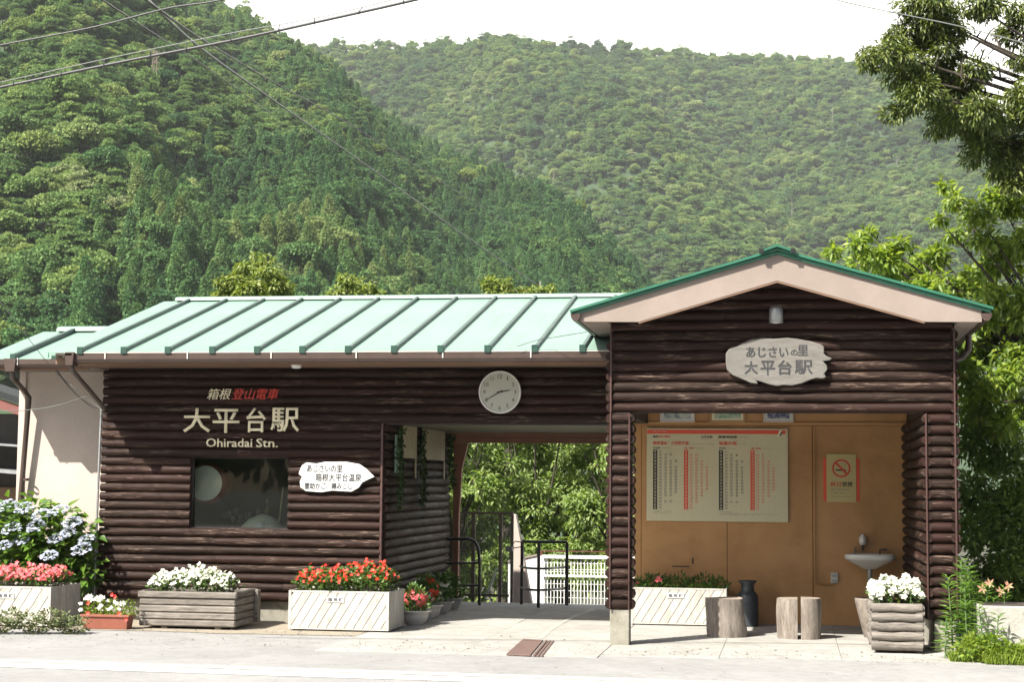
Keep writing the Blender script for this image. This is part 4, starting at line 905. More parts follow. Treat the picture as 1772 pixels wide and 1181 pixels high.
def half_stump(x0, x1, y, h, label):
    mb = MB(); cx_ = x1 if x1-x0 < 0 else x0
    n = 26; m = 6; V = []; wdt = x1-x0
    pts = []
    for k in range(n):
        a = math.pi*k/(n-1)
        pts.append((math.sin(a)**.75*1.0, math.cos(a)))
    for i in range(m):
        t_ = i/(m-1); q = (.98 if i in (0, m-1) else 1)*(1+.015*math.sin(t_*6+x0*9))
        for u, v in pts:
            V.append((x0+wdt*(.01+u*.97*q*(1+.03*math.sin(v*9+t_*2))), y+v*.185*q, h*t_))
    f = [(i*n+k, i*n+(k+1) % n, (i+1)*n+(k+1) % n, (i+1)*n+k) for i in range(m-1) for k in range(n)]
    mb.add(V, f, False); o = mb.build("stump_seat", M['stump'], None, .0, org=(x0, y, 0)); tag(o, label, "stump")
    MB().add(V[-n:], [tuple(range(n))]).build("cut_face", M['cutwood'], o); return o
s2 = half_stump(1.815, 1.60, 1.2, .415, "left half of the split stump seat, narrower piece of the pair"); s3 = half_stump(1.845, 2.055, 1.2, .42, "right half of the split stump seat, wider piece of the pair")
# canister
cn = MB().lathe([(.0, 0), (.115, 0), (.12, .01), (.12, .33), (.10, .375), (.075, .395), (.072, .47), (.10, .495), (.105, .51), (.098, .512), (.06, .48), (0, .47)], (1.27, 2.62, 0), 28).build("ash_urn", M['canister'], None, org=(1.27, 2.62, 0))
tag(cn, "dark blue grey milk churn shaped urn behind the single stump", "urn")
MB().tube([(1.27+.122*math.cos(a), 2.62+.122*math.sin(a), .26) for a in [2*math.pi*k/24 for k in range(25)]], .006, 6, False).build("hoop", M['canister'], cn)
# washbasin
ba, bb_ = atY(1461, 965, 2.72), atY(1550, 965, 2.72); bcx = (ba.x+bb_.x)/2; bwid = (bb_.x-ba.x)/2; bz = ba.z+.03
bs = empty("washbasin", (bcx, 2.85, bz), "white ceramic washbasin mounted on the ochre back wall", "washbasin")
mb = MB(); n = 40
def sup(r_, z, sy=.23):
    out = []
    for k in range(n):
        a = 2*math.pi*k/n; c_, s_ = math.cos(a), math.sin(a); e = .62
        out.append((bcx+r_*bwid*math.copysign(abs(c_)**e, c_), 2.765+r_*sy*math.copysign(abs(s_)**e, s_), bz+z))
    return out
rings = [sup(.25, -.16, .2), sup(.45, -.13), sup(.78, -.085), sup(.95, -.055), sup(1., -.045), sup(1., 0), sup(.985, .006), sup(.93, .004), sup(.88, -.02), sup(.7, -.07), sup(.2, -.10)]
V = [p for r_ in rings for p in r_]; mb.add(V, [(i*n+k, i*n+(k+1) % n, (i+1)*n+(k+1) % n, (i+1)*n+k) for i in range(len(rings)-1) for k in range(n)], True); mb.add(rings[-1], [tuple(range(n))]); mb.add(rings[0], [tuple(range(n-1, -1, -1))])
mb.build("bowl", M['ceramic'], bs)
MB().tube([(bcx, 2.80, bz-.15), (bcx, 2.80, bz-.30), (bcx, 2.9, bz-.36), (bcx, 2.995, bz-.36)], .028, 12).build("drain_pipe", M['greymetal'], bs)
MB().tube([(bcx-.15, 2.95, bz), (bcx-.15, 2.95, bz+.06), (bcx-.15, 2.86, bz+.07), (bcx-.15, 2.84, bz+.05)], .011, 8).build("tap", M['greymetal'], bs)
MB().tube([(bcx+.12, 2.94, bz), (bcx+.12, 2.94, bz+.05), (bcx+.20, 2.92, bz+.055)], .010, 8).build("tap_lever", M['blackmetal'], bs)
sp = atY(1493, 938, 2.93)
sb = MB().lathe([(0, -.04), (.035, -.038), (.042, .0), (.038, .05), (.02, .062), (.016, .08), (0, .085)], (sp.x, 2.94, sp.z), 20).build("soap_dispenser", M['ceramic'], None, org=(sp.x, 2.94, sp.z)); tag(sb, "small white soap dispenser fixed above the washbasin", "dispenser")
MB().box(sp.x-.012, 2.955, sp.z-.10, sp.x+.012, 2.999, sp.z-.03).build("bracket", M['blackmetal'], sb)
# tapered pot behind log planter
tp = MB().lathe([(.0, 0), (.10, .0), (.105, .01), (.20, .395), (.20, .41), (.18, .412), (.175, .38), (0, .37)], (2.60, 1.55, 0), 28).build("tapered_pot", M['stump'], None, org=(2.60, 1.55, 0)); tag(tp, "grey tapered tub partly hidden behind the square log planter", "pot")
MB().disc((2.60, 1.55, .385), .176, 'Z', 28).build("soil", M['soil'], tp)
# concrete planter on the right with lilies
cp = empty("concrete_planter", (3.43, -.70, 0), "rough pale concrete planter block at the right edge among weeds", "planter")
frust(mb := MB(), (3.43, -.70), (3.90, -.16), -.0, .50, .012); mb.build("block", mat("rough_pale_concrete", (.40, .39, .35), (.28, .27, .235), 9, .9, .8, c3=(.11, .12, .075), fine=40), cp, .01)
MB().box(3.46, -.665, .485, 3.87, -.20, .506).build("soil", M['soil'], cp)

# iron drain cover
dg_ = empty("drain_cover", (-.75, -.55, 0), "rusty iron drain cover lying in the concrete before the passage", "drain cover")
q = [atZ(876, 1136, 0), atZ(918, 1138, 0), atZ(940, 1112, 0), atZ(905, 1110, 0)]
MB().prism([(p.x, p.y) for p in q], .004, .020, 'Z').build("plate", M['rust'], dg_, .003)
for k in range(3):
    a = q[1].lerp(q[2], .0)+Vector((.02+.035*k, .0, 0)); b_ = q[2]+Vector((.02+.035*k, 0, 0))
    MB().prism([(a.x, a.y), (a.x+.022, a.y), (b_.x+.022, b_.y), (b_.x, b_.y)], .004, .018-.002*k, 'Z').build("bar", M['rust'], dg_)
cr_ = [atZ(935, 1108, 0), atZ(950, 1094, 0), atZ(972, 1080, 0), atZ(1000, 1066, 0), atZ(1030, 1056, 0)]
v = []
for p in cr_: v += [(p.x-.03, p.y, .0105), (p.x+.03, p.y, .0105)]
tag(MB().add(v, [(2*i, 2*i+1, 2*i+3, 2*i+2) for i in range(len(cr_)-1)]).build("patched_joint", mat("pale_mortar", (.40, .38, .34))), "pale mortar strip curving across the passage floor", kind='structure')

# ================================================================== passage: rails, gate, fence
rl = empty("handrail", (-2.3, 5.0, 0), "black tubular handrail at the passage's left wall, curved at its end", "handrail")
def at_(x, y, Y): p = atY(x, y, Y); return (p.x, p.y, p.z)
MB().tube([at_(772, 934, 5.0), at_(812, 933, 5.0), at_(822, 938, 5.0), at_(828, 950, 5.0), at_(830, 975, 5.0), (atY(830, 1000, 5.0).x, 5.0, .006)], .020, 10).build("rail_hoop", M['blackmetal'], rl)
for yy in (976, 1015): MB().tube([at_(772, yy, 5.0), at_(829, yy-1, 5.0)], .015, 8).build("cross_rail", M['blackmetal'], rl)
rb = empty("barrier_rail", (-1.4, 5.0, 0), "black tubular barrier with three posts in the middle of the passage", "handrail")
X1, X2, X3 = atY(903, 1000, 5.3).x, atY(932, 1000, 4.75).x, atY(981, 1000, 5.3).x; zt = atY(903, 938, 5.3).z
for x, y in ((X1, 5.3), (X2, 4.75), (X3, 5.3)): MB().tube([(x, y, .006), (x, y, zt)], .021, 10).build("post", M['blackmetal'], rb)
MB().tube([(X1, 5.3, zt), (X3, 5.3, zt+.0)], .019, 10).build("top_rail", M['blackmetal'], rb)
for z in (.50, .23):
    pts = [(X1+(X3-X1)*k/8-.02, 5.3-.55*math.sin(math.pi*min(1, (k/8)*1.0))**.8*1.0, z) for k in range(9)]
    MB().tube(pts, .015, 8).build("curved_rail", M['blackmetal'], rb)
MB().tube([(X1, 5.3, zt-.01), (X1-.10, 5.35, zt), (X1-.15, 5.4, zt-.05), (X1-.12, 5.4, zt-.09), (X1-.02, 5.35, zt-.07)], .007, 6).build("hook", M['blackmetal'], rb)
# mesh gate
gt = empty("mesh_gate", (-2.3, 6.1, 0), "tall brown framed wire mesh gate at the passage's far left", "gate")
GY = 6.1; gz1 = atY(830, 888, GY).z
for px, w_, yy in ((790, .035, GY), (819, .05, GY), (866, .045, GY), (886, .04, GY+.3)):
    x = atY(px, 950, yy).x; MB().box(x-w_/2, yy-.02, -1.2, x+w_/2, yy+.02, gz1+.01).build("post", M['steelpaint'], gt, .004)
xa, xb_ = atY(790, 950, GY).x, atY(886, 950, GY).x
MB().box(xa-.05, GY-.06, gz1-.02, xb_+.02, GY-.021, gz1+.012).build("top_rail", M['steelpaint'], gt)
MB().box(xa, GY-.055, .05, xb_-.03, GY-.022, .085).build("bottom_rail", M['steelpaint'], gt)
mb = MB()
for k in range(26):
    x = xa+(xb_-xa)*k/26; mb.box(x-.0018, GY-.004, .086, x+.0018, GY, gz1-.021)
for k in range(22):
    z = .1+(gz1-.12)*k/22; mb.box(xa, GY+.0005, z-.0018, xb_, GY+.0035, z+.0018)
mb.build("wire_mesh", M['greymetal'], gt)['kind'] = 'stuff'
MB().box(xb_-.07, GY-.10, .66, xb_+.02, GY-.062, .73).build("latch", M['greymetal'], gt, .004)
pa, pb = atY(840, 1037, 6.6), atY(860, 985, 6.6); MB().tube([pa, pb], .014, 8).build("brace", M['whitemetal'], gt)
# white panel wall beside ramp, and white grid fence
q1, q2 = atY(885, 950, 8.2), atY(956, 1047, 8.2); gz3 = atY(890, 892, 8.2).z
wl_ = MB().add([(q1.x, 8.2, -1.2), (q1.x+.50, 8.2, -1.2), (q1.x+.06, 8.2, gz3), (q1.x, 8.2, gz3+.02), (q1.x, 8.35, -1.2), (q1.x+.50, 8.35, -1.2), (q1.x+.06, 8.35, gz3), (q1.x, 8.35, gz3+.02)], [(0, 1, 2, 3), (4, 7, 6, 5), (0, 4, 5, 1), (1, 5, 6, 2), (2, 6, 7, 3), (3, 7, 4, 0)]).build("gate_pier", M['plaster'], None, org=(q1.x, 8.2, -1.2)); tag(wl_, "narrow pale sloping pier beside the mesh gate", "pier")
a, b_, c_ = atY(885, 974, 9.6), atY(929, 963, 9.6), atY(945, 963, 9.6)
rw_ = MB().prism([(a.x-.05, -1.3), (a.x-.05, a.z), (b_.x, b_.z), (c_.x, b_.z), (c_.x, -1.3)], 9.6, 9.7).build("ramp_wall", M['whitemetal'], None, org=(a.x, 9.6, -1.3)); tag(rw_, "white panel wall sloping up beside the ramp beyond the passage", "wall")
MB().prism([(a.x-.06, a.z+.0), (b_.x, b_.z+.0), (b_.x, b_.z+.03), (a.x-.06, a.z+.03)], 9.58, 9.72).build("coping", M['fascia'], rw_)
wf_ = empty("grid_fence", (-1.2, 7.6, -1.2), "white square grid fence beyond the passage opening", "fence")
FX0, FX1, FY = atY(938, 1000, 9.5).x, 1.2, 9.5; z_ = lambda y: atY(1000, y, FY).z
for za, zb in ((z_(968), z_(962)), (z_(1000), z_(996)), (-.62, -.58)): MB().box(FX0, FY-.02, za, FX1, FY+.02, zb).build("rail", M['whitemetal'], wf_, .003)
nb = int((FX1-FX0)/.052)
bar = MB().box(-.006, -.006, -.58, .006, .006, z_(968)-.001).build("bar", M['whitemetal'], None); barm = bar.data; bpy.data.objects.remove(bar)
for k in range(nb):
    o = inst("bar", barm, wf_, (FX0+.03+k*.052, FY+.012*0+.027, 0))
hb = MB().box(0, -.005, -.004, FX1-FX0, .005, .004).build("cross_wire", M['whitemetal'], None); hbm = hb.data; bpy.data.objects.remove(hb)
for yy in (976, 987, 991, 1012, 1024, 1036, 1047): inst("cross_wire", hbm, wf_, (FX0, FY+.038, z_(yy)))
for x in (FX0+.02, (FX0+FX1)/2, FX1-.02): MB().box(x-.02, FY+.045, -1.25, x+.02, FY+.085, z_(963)).build("post", M['whitemetal'], wf_)
tag(MB().box(-2.2, 10.3, z_(962)+.02, 3.0, 10.34, z_(962)+.037).box(-2.2, 10.3, -1.4, -2.16, 10.34, z_(962)+.02).box(2.96, 10.3, -1.4, 3, 10.34, z_(962)+.02).build("red_rail", mat("dull_red_rail_paint", (.11, .035, .025)), None, org=(-1, 10.3, -1.4)), "thin dull red rail running behind the white grid fence", "rail")

M['leaf_ivy'] = leaf_mat("dark_ivy_leaf", [(.012, .028, .010), (.025, .05, .016), (.04, .075, .02)], .1, .7, spec=.2)
# bamboo blinds and hanging ivy on the passage wall
for (ya, yb, lab) in ((2.22, 2.95, "narrow bamboo blind on the passage wall, nearer the road"), (3.25, 4.62, "wider bamboo blind on the passage wall, deeper in")):
    r = empty("bamboo_blind", (-2.60, ya, 1.85), lab, "blind", "bamboo blinds on the passage wall"); nsl = int((yb-ya)/.05)
    sm = MB().box(-.008, .0, .0, .004, .043, .372).build("slat", M['bamboo'], None, .003); smm = sm.data; bpy.data.objects.remove(sm)
    for k in range(nsl): inst("slat", smm, r, (-2.60+.004*(k % 2), ya+.05*k, 1.85+.003*(k % 3)))
    MB().box(-2.613, yb-.05, 1.62, -2.600, yb-.01, 1.849).build("hanging_tail", M['bamboo'], r)
gf = MB(); tag(MB().box(-2.615, 1.86, 1.68, -2.60, 2.05, 2.10).build("green_panel", mat("pale_green_plastic", (.22, .34, .24), (.18, .28, .2), 5), None, .003, org=(-2.61, 1.95, 1.7)), "pale green hanging strip beside the nearer bamboo blind", "panel")
for (yy, z0_, z1_, lab) in ((1.93, 1.28, 2.2, "trailing ivy hanging over the pale green strip"), (3.10, 1.30, 2.2, "trailing ivy hanging between the two bamboo blinds"), (4.85, 1.5, 2.2, "trailing ivy hanging at the deep end of the passage wall")):
    v_ = empty("hanging_ivy", (-2.58, yy, z1_), lab, "ivy", "ivy strands on the passage wall"); n = 230
    zz = z0_+(z1_-z0_)*RNG.random(n); P = np.stack([-2.57+.03*RNG.normal(size=n)*.6, yy+.05*np.sin(zz*9)+.06*RNG.normal(size=n), zz], 1); P[:, 0] = np.maximum(P[:, 0], -2.59)
    leaves("foliage", P, rdir(n)*.6+np.array([.4, 0, -.6]), rdir(n), .045, .032, M['leaf_ivy'], v_)['kind'] = 'stuff'
    MB().tube([(-2.57, yy+.05*math.sin(z*9), z) for z in np.linspace(z1_, z0_, 12)], .004, 5).build("stem", M['stem'], v_)

# ================================================================== plants beside the building
hy = empty("hydrangea_bush", (-6.9, 1.5, 0), "leafy hydrangea bush with pale blue lacecap flowers against the plaster wall", "bush")
cl = []; cts = [(30, 935, 58), (90, 940, 55), (130, 960, 40), (60, 895, 35), (10, 900, 40), (145, 920, 28), (110, 900, 30), (155, 985, 28), (70, 985, 50), (125, 1000, 35)]
for (x, y, r_) in cts: p = atY(x, y, 1.55); cl.append((tuple(p), r_/158))
for (x, y, r_) in ((-60, 930, 60), (-130, 950, 60)): p = atY(x, y, 1.55); cl.append((tuple(p), r_/165))
P, D = clump_points(cl, [int(2100*(c[1]**2)) for c in cl], .95, .25); D[:, 2] = D[:, 2]*.4-.15; D[:, 1] -= .35
NN = rdir(len(P))*.4+np.array([-.1, -.35, .9]); leaves("foliage", P, D, NN, .15*(.6+.6*RNG.random(len(P))), .085, M['leaf_hyd'], hy, .22)['kind'] = 'stuff'
mb = MB()
for i in range(16):
    p = cl[i % len(cl)][0]; b0 = (-6.9+random.uniform(-.6, .6), 1.55+random.uniform(-.1, .2), 0); mb.tube([b0, ((b0[0]+p[0])/2+.05, 1.55, p[2]*.5), (p[0]+random.uniform(-.1, .1), p[1], p[2]+.1)], [.012, .01, .006], 6)
mb.build("stems", M['stem'], hy)
heads = [(12, 876), (42, 880), (20, 916), (72, 892), (104, 884), (62, 912), (98, 934), (85, 963), (118, 922), (150, 936), (140, 952), (6, 946), (36, 936), (125, 905), (-30, 900), (-60, 930), (-90, 905)]
for (x, y) in heads:
    p = Vector(atY(x, y, 1.55-.30-random.random()*.12)); n = 85; rr_ = .085+.03*random.random()
    a = RNG.random(n)*6.283; q = np.sqrt(RNG.random(n)); dome = .05*(1-q*q)
    C_ = np.stack([p.x+rr_*q*np.cos(a), p.y+rr_*q*np.sin(a)*.9, p.z+dome+.004*RNG.normal(size=n)+.5*rr_*q*np.sin(a)], 1)
    # outer ring of large pale florets, dense small ones inside: one piece per head
    N_ = rdir(n)*.35+np.array([0, -.35, 1.]); T = norm(np.cross(N_, rdir(n))); B_ = np.cross(norm(N_), T); PP, DD, NN, LL = [], [], [], []
    big = q > .72
    for k in range(4):
        an = 2*math.pi*k/4; PP.append(C_); DD.append(T*math.cos(an)+B_*math.sin(an)); NN.append(N_); LL.append(np.where(big, .024, .011))
    leaves("flower_head", np.concatenate(PP), np.concatenate(DD), np.concatenate(NN), np.concatenate(LL), np.concatenate(LL)*.95, M['pet_blue'], hy, .05)
# low weeds in front of the left planter
wd_ = empty("weed_patch", (-6.4, .28, 0), "pale green creeping weeds along the foot of the leftmost planter", "weeds"); wd_['kind'] = 'stuff'
cl = [(tuple(atZ(x, 1098, 0)+Vector((0, 0, .07+.04*((i*5) % 3)))), .13+.03*((i*3) % 3)) for i, x in enumerate(range(-200, 150, 22))]
P, D = clump_points(cl, [230]*len(cl), .8); P[:, 2] = np.abs(P[:, 2]); D[:, 2] = abs(D[:, 2])*.6
leaves("foliage", P, D, rdir(len(P))*.6+np.array([0, -.3, .8]), .036, .024, M['leaf_dry'], wd_)['kind'] = 'stuff'
n = 160; wc = atZ(165, 1075, 0); P = np.array((wc.x+.1, wc.y+.35, .1))+np.stack([RNG.normal(size=n)*.12, RNG.normal(size=n)*.1, RNG.random(n)*.45], 1)
leaves("tall_foliage", P, rdir(n)*.6+np.array([0, 0, .4]), rdir(n), .06, .03, M['leaf_hyd'], wd_)['kind'] = 'stuff'
# tall lilies
def lily(x, y, h, label, bloom=False, mname='leaf_hyd'):
    r = empty("lily_plant", (x, y, 0), label, "plant", "lilies beside the shelter"); lx, ly = random.uniform(-.05, .05), random.uniform(-.04, .04)
    MB().tube([(x, y, 0), (x+lx*.4, y+ly*.4, h*.5), (x+lx, y+ly, h)], [.009, .007, .004], 6).build("stem", M['stem'], r)
    n = int(95*h); t_ = np.sort(RNG.random(n))**.85; a = np.arange(n)*2.4
    P = np.stack([x+lx*t_, y+ly*t_, .05+(h-.05)*t_], 1); D = np.stack([np.cos(a), np.sin(a), .35+.5*t_-.3], 1)
    leaves("foliage", P, D, np.array([[0, 0, 1.]]).repeat(n, 0)+rdir(n)*.2, .145*(1.1-.45*t_), .021, M[mname], r, .3)
    if bloom:
        for k in range(2):
            c_ = np.array((x+lx+.07*(k-.5), y-.04, h-.05+.05*(k % 2))); n2 = 6; a = np.arange(n2)*1.047+random.random()*3
            leaves("flower", c_[None].repeat(n2, 0), np.stack([np.cos(a), -.5+0*a, np.sin(a)], 1)+rdir(n2)*.45, np.array([[0, -1, .2]]).repeat(n2, 0), .055, .02, M['pet_lily'], r, .1)
M['pet_lily'] = leaf_mat("lily_petal", [(.42, .14, .09), (.50, .26, .18), (.40, .36, .18)], .3, .5)
M['leaf_lily'] = leaf_mat("lily_leaf", [(.09, .18, .035), (.14, .25, .05), (.20, .31, .08)], .35, .45)
for i, (px, py, Y, bl, lab) in enumerate(((1658, 968, -.35, 0, "tallest leafy lily stem in front of the right log pillar"), (1648, 1000, -.45, 0, "lily stem leaning left before the log pillar's foot"), (1680, 985, -.4, 0, "second tall lily stem beside the tallest one"), (1672, 1010, -.5, 0, "shorter lily stem between the tall pair and the planter"), (1690, 1000, -.3, 0, "lily stem just left of the concrete planter"), (1710, 1010, -.45, 1, "lily with fading orange pink bloom at the planter's left"), (1740, 1015, -.4, 1, "lily with the widest pink bloom over the concrete planter"), (1725, 1035, -.5, 0, "low green lily shoot in the middle of the concrete planter"), (1635, 1075, -.55, 0, "small lily shoot beside the concrete footing"), (1702, 1052, -.80, 0, "leafy shoot in front of the concrete planter's left corner"), (1722, 1066, -.86, 0, "leafy shoot before the middle of the concrete planter"))):
    p = atY(px, py, Y); z0_ = 0; lily(p.x, Y, p.z, lab, bl, 'leaf_lily')
gr = empty("grass_tuft", (3.5, -.85, 0), "bright lime green grass and weeds around the concrete planter", "grass"); gr['kind'] = 'stuff'
n = 2600; P = np.stack([3.16+1.1*RNG.random(n), -.98+.35*RNG.random(n), .0*RNG.random(n)], 1); P[:, 1] = np.where(P[:, 0] < 3.45, P[:, 1]+.12, P[:, 1])
D = rdir(n)*.45; D[:, 2] = .8+.3*RNG.random(n); L = .15*(.2+.9*RNG.random(n))*(1-.5*np.abs((P[:, 0]-3.6)/.7).clip(0, 1))
leaves("grass", P, D, rdir(n), L, .011, M['leaf_lime'], gr)['kind'] = 'stuff'
cl = [((3.55+.09*i, -.86, .09+.03*(i % 2)), .085) for i in range(5)]+[((3.30+.07*i, -.82, .12+.05*(i % 2)), .10) for i in range(4)]; P, D = clump_points(cl, [170]*9, .9); leaves("low_foliage", P, D, rdir(len(P)), .045, .022, M['leaf_lime'], gr)['kind'] = 'stuff'
n = 60; P = np.stack([-5.0+2.2*RNG.random(n), .52+.1*RNG.random(n), 0*RNG.random(n)], 1)

# ================================================================== trees near the station
def tree(label, base, clumps, dens, L, W, lm, name="tree", trunk_r=.12, droop=.3, sq=.8, inner=.35, limbs=True, group=None, updir=.0, fork=None, cat="tree", branch_r=.035):
    """tapered trunk, limbs reaching into every clump, twigs, and leaf sized faces through the clumps' volume"""
    r = empty(name, base, label, cat, group)
    cen = np.mean([c[0] for c in clumps], 0); b0 = Vector(base)
    top = Vector(fork) if fork is not None else Vector((b0.x*.6+cen[0]*.4, b0.y*.6+cen[1]*.4, b0.z+(cen[2]-b0.z)*.55))
    mb = MB(); mid = b0.lerp(top, .5)+Vector((random.uniform(-.1, .1), random.uniform(-.1, .1), 0))
    mb.tube([b0-Vector((0, 0, .2)), b0+(mid-b0)*.4, mid, top], [trunk_r*1.25, trunk_r, trunk_r*.85, trunk_r*.65], 10)
    tr_ = mb.build("trunk", M['bark'], r)
    for (c, rad_) in clumps:
        c = Vector(c); m1 = top.lerp(c, .45)+Vector((random.uniform(-.15, .15), random.uniform(-.1, .1), random.uniform(.0, .25)))*min(1, rad_)
        mb = MB(); mb.tube([top, top.lerp(m1, .6), m1, c.lerp(m1, .45), c.lerp(m1, .1)], [branch_r*1.3, branch_r, branch_r*.75, branch_r*.45, branch_r*.15], 7)
        for k in range(5):
            d = Vector(rdir(1)[0])*rad_*.75; s_ = c.lerp(m1, random.random()*.5); mb.tube([s_, s_+d*.45+Vector((0, 0, .04)), s_+d*.9], [branch_r*.3, branch_r*.2, branch_r*.07], 5)
        mb.build("limb", M['bark'], r)
    cs_ = []
    for c, q in clumps:
        cs_.append((tuple(c), q*.68))
        for k in range(5): v_ = rdir(1)[0]*q*random.uniform(.45, .9); cs_.append((tuple(np.array(c)+v_*[1, 1, .8]), q*random.uniform(.28, .52)))
    P, D = clump_points(cs_, [int(dens*q*q)+3 for c, q in cs_], sq, inner)
    D = D*.8+rdir(len(P))*.6; D[:, 2] -= droop
    NN = rdir(len(P))*.5+np.array([-.2, -.3, .9])
    o = leaves("crown", P, D, NN, L*(.6+.7*RNG.random(len(P))), W, lm, r, .22)
    return r
def C3(lst, Y, k=1., dy=.5):
    out = []
    for t_ in lst:
        x, y, q = t_[:3]; yy = Y+random.uniform(-dy, dy); p = atY(x, y, yy); out.append((tuple(p), q*(yy-CAM.y)/FPX*k))
    return out
# cherry beside the shelter
tree("bright green cherry tree spreading behind the shelter's right corner", (5.0, 3.6, -.1), C3([(1440, 436, 16), (1485, 425, 22), (1500, 402, 16), (1530, 450, 34), (1560, 425, 24), (1585, 470, 36), (1620, 445, 30), (1560, 480, 30), (1640, 500, 34), (1690, 480, 34), (1730, 450, 40), (1770, 420, 40), (1650, 345, 18), (1632, 322, 12), (1690, 370, 28), (1730, 345, 30), (1768, 350, 40), (1700, 420, 26), (1650, 405, 16), (1625, 380, 12), (1730, 520, 44), (1690, 545, 32), (1690, 610, 34), (1740, 590, 44), (1680, 660, 30), (1735, 660, 40), (1700, 700, 34), (1770, 700, 44), (1770, 620, 44), (1675, 590, 26), (1668, 640, 24), (1668, 700, 26), (1690, 740, 34), (1740, 740, 40), (1600, 500, 30), (1530, 480, 26), (1480, 460, 24), (1720, 570, 40), (1830, 400, 60), (1830, 520, 70), (1840, 650, 70)], 3.4, 1.08, .7), 4000, .10, .046, M['leaf_cherry'], "cherry_tree", .13, .35, fork=(5.15, 3.6, 2.6), branch_r=.03)
# overhanging broadleaf with drooping dark leaves, trunk outside the frame
tree("dark drooping tree overhanging the top right corner of the view", (7.6, 3.0, -.1), C3([(1505, 108, 24), (1535, 90, 34), (1560, 130, 40), (1570, 60, 40), (1600, 25, 44), (1620, 100, 46), (1590, 165, 40), (1640, 160, 46), (1560, 185, 24), (1640, 40, 44), (1660, 205, 40), (1690, 120, 34), (1720, 200, 42), (1700, 250, 38), (1740, 245, 40), (1735, 290, 30), (1765, 300, 34), (1770, 170, 34), (1690, 10, 30), (1740, 60, 18), (1760, 110, 16), (1765, 20, 24), (1820, 150, 70), (1830, 270, 60), (1830, 30, 60), (1900, 150, 90)], 1.5, 1.33, .6), 12500, .072, .022, M['leaf_over'], "overhanging_tree", .2, .45, fork=(6.0, 2.2, 5.2), branch_r=.04, inner=.2)
# dense dark shrubs on the right behind the planter
for i, (pts, Y, lab) in enumerate((([(1672, 760, 26), (1670, 850, 28), (1672, 930, 28), (1690, 780, 50), (1720, 840, 60), (1690, 900, 50), (1740, 780, 50)], 3.2, "dense dark green shrub against the shelter's right side"), ([(1750, 900, 70), (1720, 960, 60), (1790, 860, 80), (1770, 1000, 70), (1700, 1020, 50)], 2.6, "dark green shrub behind the concrete planter at the right edge"), ([(1800, 1030, 90), (1850, 900, 120), (1760, 1060, 60), (1690, 1060, 45)], 2.9, "low dark shrub mass in the lower right corner"))):
    tree(lab, (4.2+.5*i, Y, -.1), C3(pts, Y, 1.15, .3), 3400, .08, .04, M['leaf_shrub'], "evergreen_shrub", .05, .05, cat="shrub", branch_r=.02, group="dark shrubs right of the shelter")
# trees just behind the roofs
for (pts, Y, lm, lab) in (([(400, 490, 24), (425, 468, 24), (450, 455, 20), (470, 480, 26), (430, 505, 40), (490, 500, 26), (390, 515, 26), (460, 530, 40)], 14, 'leaf_yellow', "olive green treetop showing above the left half of the green roof"),
                         ([(600, 488, 18), (615, 500, 24), (580, 512, 22), (635, 505, 22), (655, 510, 16), (610, 530, 34)], 15, 'leaf_yellow', "yellowish treetop above the middle of the green roof"),
                         ([(850, 490, 16), (865, 505, 24), (895, 508, 16), (925, 506, 18), (950, 502, 12), (880, 530, 36)], 16, 'leaf_yellow', "pale yellow treetop above the roof near the shelter gable")):
    c_ = C3(pts, Y, 1.1, .4); tree(lab, (c_[-1][0][0], Y, -1.3), c_, 4200, .10, .05, M[lm], "tree", .16, .6, group="trees behind the station roof")
# broadleaf trees filling the view through the passage
ps = [(x, y, 44+random.uniform(-8, 14)) for x in range(700, 1240, 46) for y in range(700, 1010, 50)]
random.shuffle(ps)
ps1 = [(x+random.uniform(-14, 14), y+random.uniform(-14, 14), q) for x, y, q in ps]
third = lambda a, b: [p for p in ps1 if a <= p[0] < b]
for a, b, Y, bx, lab in ((0, 860, 12.5, 800, "sunlit maple seen through the passage behind the mesh gate"), (860, 985, 13.2, 930, "layered green maple in the middle of the passage view"), (985, 1400, 12.3, 1060, "pale green maple at the right of the passage view")):
    c_ = C3(third(a, b), Y, 1.0, 1.3); b0 = atY(bx, 900, Y); tree(lab, (b0.x, Y, -1.35), c_, 2400, .095, .045, M['leaf_back'], "maple_tree", .13, .45, group="trees beyond the passage", branch_r=.028, sq=.55)
bk = C3([(x, y, 90) for x in range(650, 1300, 100) for y in (740, 860, 980)], 19, 1.0, 1.)
tree("broad leafy tree deep behind the maples of the passage view", (-3.0, 19.5, -1.4), bk, 900, .20, .10, M['leaf_back'], "evergreen_tree", .2, .2)

# ================================================================== wires
def wire(name, pts, r_, m, label, cat="cable", extra=None):
    P = [Vector(p) for p in pts]; Q = []
    for i in range(len(P)-1):
        for k in range(10):
            t_ = k/10; a = P[max(i-1, 0)]; b_ = P[i]; c_ = P[i+1]; d = P[min(i+2, len(P)-1)]
            Q.append(.5*((2*b_)+(c_-a)*t_+(2*a-5*b_+4*c_-d)*t_*t_+(3*b_-a-3*c_+d)*t_**3))
    Q.append(P[-1]); o = MB().tube(Q, r_, 7).build(name, m, None, org=tuple(P[0])); tag(o, label, cat); return o, Q
CY = -4.0
def cab(pts, Y): return [atY(x, y, Y) for x, y in pts]
wire("overhead_cable", cab([(-300, 138), (0, 78), (160, 47), (290, 14), (380, 0), (560, -40)], CY), .0075, M['cable'], "black overhead cable, higher one crossing the upper left corner")
o, Q = wire("overhead_cable", cab([(-300, 215), (0, 151), (200, 109), (400, 70), (560, 35), (715, 0), (900, -45)], CY+.3), .012, M['cable'], "thick black overhead cable, lower one with a messenger wire above it")
